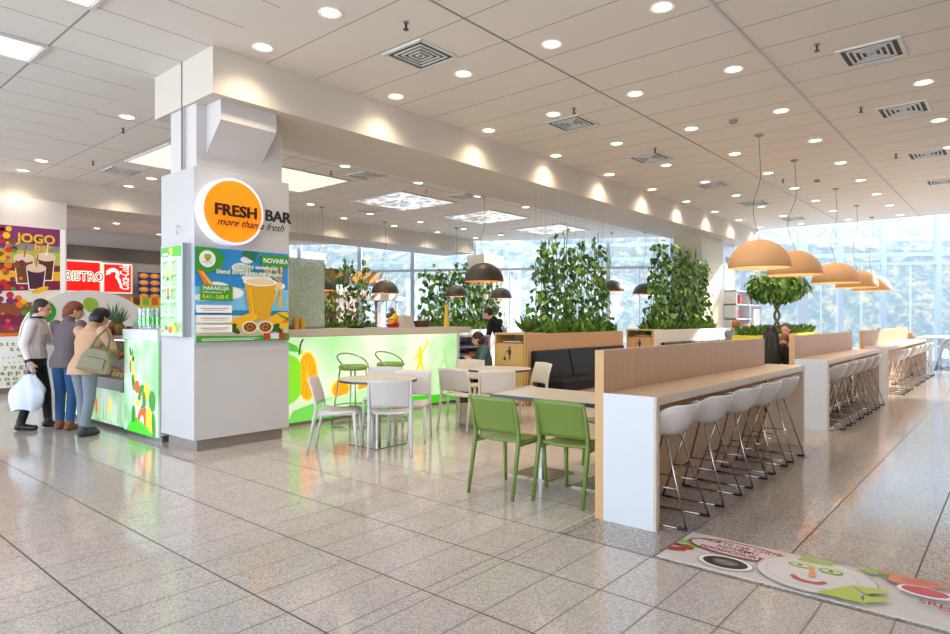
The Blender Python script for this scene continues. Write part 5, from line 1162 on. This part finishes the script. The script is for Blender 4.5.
# woman with black bob and handbag
p = at(84, 435, z=0); J = stand(.10, .12, la=((.22, .24, 1.20), (.38, .10, 1.10)), ra=((.16, -.27, 1.17), (.34, -.16, 1.06)), hf=.07)
def hb(t, hp, J):
    pass
person('person with black bobbed hair in a beige jacket and grey jeans at the counter', (p.x, p.y, 0), R(SCR + 72), J, 'bob', mat('hair_black', '#14110f', .45), mat('beige_jacket', '#c59c7c', .75, noise=.06, nscale=30), mat('grey_jeans', '#7d8490', .8, noise=.1), mat('grey_sneaker', '#3a3c40', .6), head_t=(-.2, -.45), vox=.010, female=True, coat=.16, H=.935, wid=1.12)
bx = at(96, 358, d=7.88); t = thing('handbag', 'olive handbag hanging on the shoulder of the person in the beige jacket', 'bag', (bx.x, bx.y, bx.z - .02), R(SCR + 12))
q = MB(); q.extr([(-.20, -.065, -.14), (.20, -.065, -.14), (.18, -.05, .03), (.11, -.035, .13), (-.11, -.035, .13), (-.18, -.05, .03)], (0, .12, 0)); t.rotation_euler = (0, R(14), R(SCR + 12)); t.scale = (.95, 1.15, 1.1)
q.build('bag_body', mat('olive_leather', '#8b8365', .5, noise=.08), t, bev=.025)
q = MB(); q.box(-.10, -.075, -.10, .13, -.06, .03); q.build('front_pocket', MC['olive_leather'], t, bev=.008)
q = MB()
for s_ in (0, 1): q.tube([(-.09, -.03 + .05 * s_, .12), (-.06, -.02 + .05 * s_, .24), (.0, .05 + .03 * s_, .36), (.08, .03 + .03 * s_, .26), (.10, -.02 + .05 * s_, .12)], .010, 8, flat=.5)
q.build('bag_strap', mat('olive_strap', '#6f684d', .5), t, smooth=True)
# ---- seated figures
def sit(lean=.05, arms=.0, hf=.02):
    return dict(hip=(0, 0, .53), chest=(lean * .6, 0, .83), neck=(lean, 0, 1.03), head=(lean + .04 + hf, 0, 1.175 - hf * .4), lh=(.02, .10, .52), rh=(.02, -.10, .52), ls=(lean * .85, .18, .97), rs=(lean * .85, -.18, .97),
                lk=(.44, .12, .53), rk=(.44, -.12, .53), la=(.44, .12, .09), ra=(.44, -.12, .09), lt=(.60, .12, .035), rt=(.60, -.12, .035), le=(.10 + lean, .24, .74), lw=(.34, .14, .80), re=(.10 + lean, -.24, .74), rw=(.34, -.14, .80))
TE_ = mat('teal_jacket', '#4c6a6c', .8); DJ = mat('dark_jeans', '#23262e', .8)
def seated(px, py, d, yaw, lab, hair, hc, top, bot=DJ, H=1., lean=.1, hf=.05, skin=SKIN, ht=(0, -.2), grp=None, wid=1):
    p = at(px, py, d=d); z = p.z - 1.18 * H
    st = thing('low_stool', 'low black stool under the %s' % ' '.join(lab.split(',')[0].split()[:10]), 'stool', (p.x, p.y, 0)); q = MB(); top_ = max(.25, z + .42 * H); q.box(-.2, -.2, top_ - .05, .2, .2, top_); q.build('seat', BLACK, st, bev=.01)
    for a in (-.17, .17):
        for c in (-.17, .17): q = MB(); q.cyl(a, c, 0, top_ - .05, .015, seg=8); q.build('leg', STEEL, st)
    return person(lab, (p.x, p.y, z), R(yaw), sit(lean, 0, hf), hair, hc, top, bot, BLACK, grp, H, ht, skin, .014, female=hair in ('long', 'bob'), wid=wid)
HB = MC['hair_brown_dark']; HBK = MC['hair_black']; HAU = mat('hair_ginger', '#a8683a', .6); NAVY = mat('navy_cloth', '#1d2230', .8)
seated(488, 338, 11.4, SCR + 190, 'person in teal jacket with dark hair, seated left of the birch cabinet', 'bob', HB, TE_, H=.98)
seated(770.5, 333, 9.5, 12, 'person with long black hair in black, seated behind the nearest bar table', 'long', HBK, mat('black_knit', '#1d1917', .8), H=1.05, skin=SKIN2, wid=.86)
seated(789, 339, 11.2, 182, 'child in dark top leaning over food, beside the person with long black hair', 'short', mat('hair_brown', '#6b452c', .6), NAVY, H=1.0, lean=.2, hf=.1, ht=(0, -.6), skin=SKIN2)
seated(788, 328.5, 13.0, 182, 'person in pale blue shirt and cap seated by the yellow planter', 'short', mat('cap_grey', '#4b4a50', .6), mat('pale_blue_cloth', '#8fa6c4', .8), H=1.06)
seated(730, 324.5, 14.6, SCR + 20, 'person with ginger hair facing right at the pale partition', 'short', HAU, mat('grey_cloth', '#7c8590', .8), H=1.0)
seated(746, 330, 16.0, SCR + 10, 'person with fair hair seated just left of the long black hair', 'short', mat('hair_fair', '#c98f5c', .6), mat('peach_cloth', '#d9a288', .8), H=1.0, skin=SKIN)
seated(753, 328.5, 17.0, SCR + 190, 'person with fair hair facing left, partly behind the long black hair', 'bob', MC['hair_fair'], MC['peach_cloth'], H=1.0)
seated(885.5, 332.5, 17.6, SCR + 180, 'person with dark hair, only the crown showing over the farthest bar table', 'short', HB, NAVY, H=1.0)
seated(907, 333, 19.5, SCR + 180, 'person with brown hair showing over the farthest bar, near its far end', 'short', HB, NAVY, H=1.0)
seated(916, 335, 20.6, SCR + 180, 'person with light orange hair at the far end of the farthest bar', 'bob', mat('hair_orange', '#d99a5c', .6), MC['peach_cloth'], H=1.0)
# standing person in black hoodie
p = at(503, 320, d=13.6); J = stand(.05, .22, la=((.22, .25, 1.10), (.30, .2, .88)), ra=((.2, -.26, 1.12), (.22, -.3, .90)), hf=.10)
def logo(t, hp, J):
    q = MB(); q.tube([(-.02, .10, 1.30), (-.045, .05, 1.20), (-.035, -.02, 1.27), (-.04, -.09, 1.18), (-.02, -.12, 1.30)], .016, 6); q.build('white_swirl', WH, t, smooth=True)
person('person in a black hooded top with white swirls, bending behind the birch cabinet', (p.x, p.y, 0), R(SCR + 150), J, 'short', HB, mat('black_hoodie', '#14161a', .8), DJ, BLACK, head_t=(0, -.5), vox=.014, extras=logo)
# food on the table beyond the bar
p = at(788, 363, d=10.3)
t = thing('diner_table', 'plain table with fast food behind the nearest bar table', 'table', (p.x, p.y, 0)); q = MB(); q.box(-.35, -.3, .74, .35, .35, .77); q.build('tabletop', TT, t); pole_base(t, 0, 0, .2)
q = MB(); q.extr([(-.05, -.03, 0), (.05, -.03, 0), (.07, -.03, .14), (-.07, -.03, .14)], (0, .06, 0)); o = q.build('fries_box', mat('red_carton', '#d8401c', .5), loc=(p.x - .05, p.y, .771)); tag(o, 'red fries box on the table before the child', 'food')
q = MB(); q.lathe([(0, 0), (.04, 0), (.05, .13), (0, .13)], 0, 0, 16); o = q.build('drink_cup', mat('orange_drink', '#e07a2c', .5), smooth='auto', loc=(p.x - .15, p.y - .1, .771)); tag(o, 'orange drink cup on the table beside the long black hair', 'cup')
q = MB(); q.box(-.18, -.13, 0, .18, .13, .015); o = q.build('food_tray', mat('tray_red', '#c83a24', .4), bev=.004, loc=(p.x + .14, p.y, .771)); tag(o, 'red tray on the table before the child', 'tray')
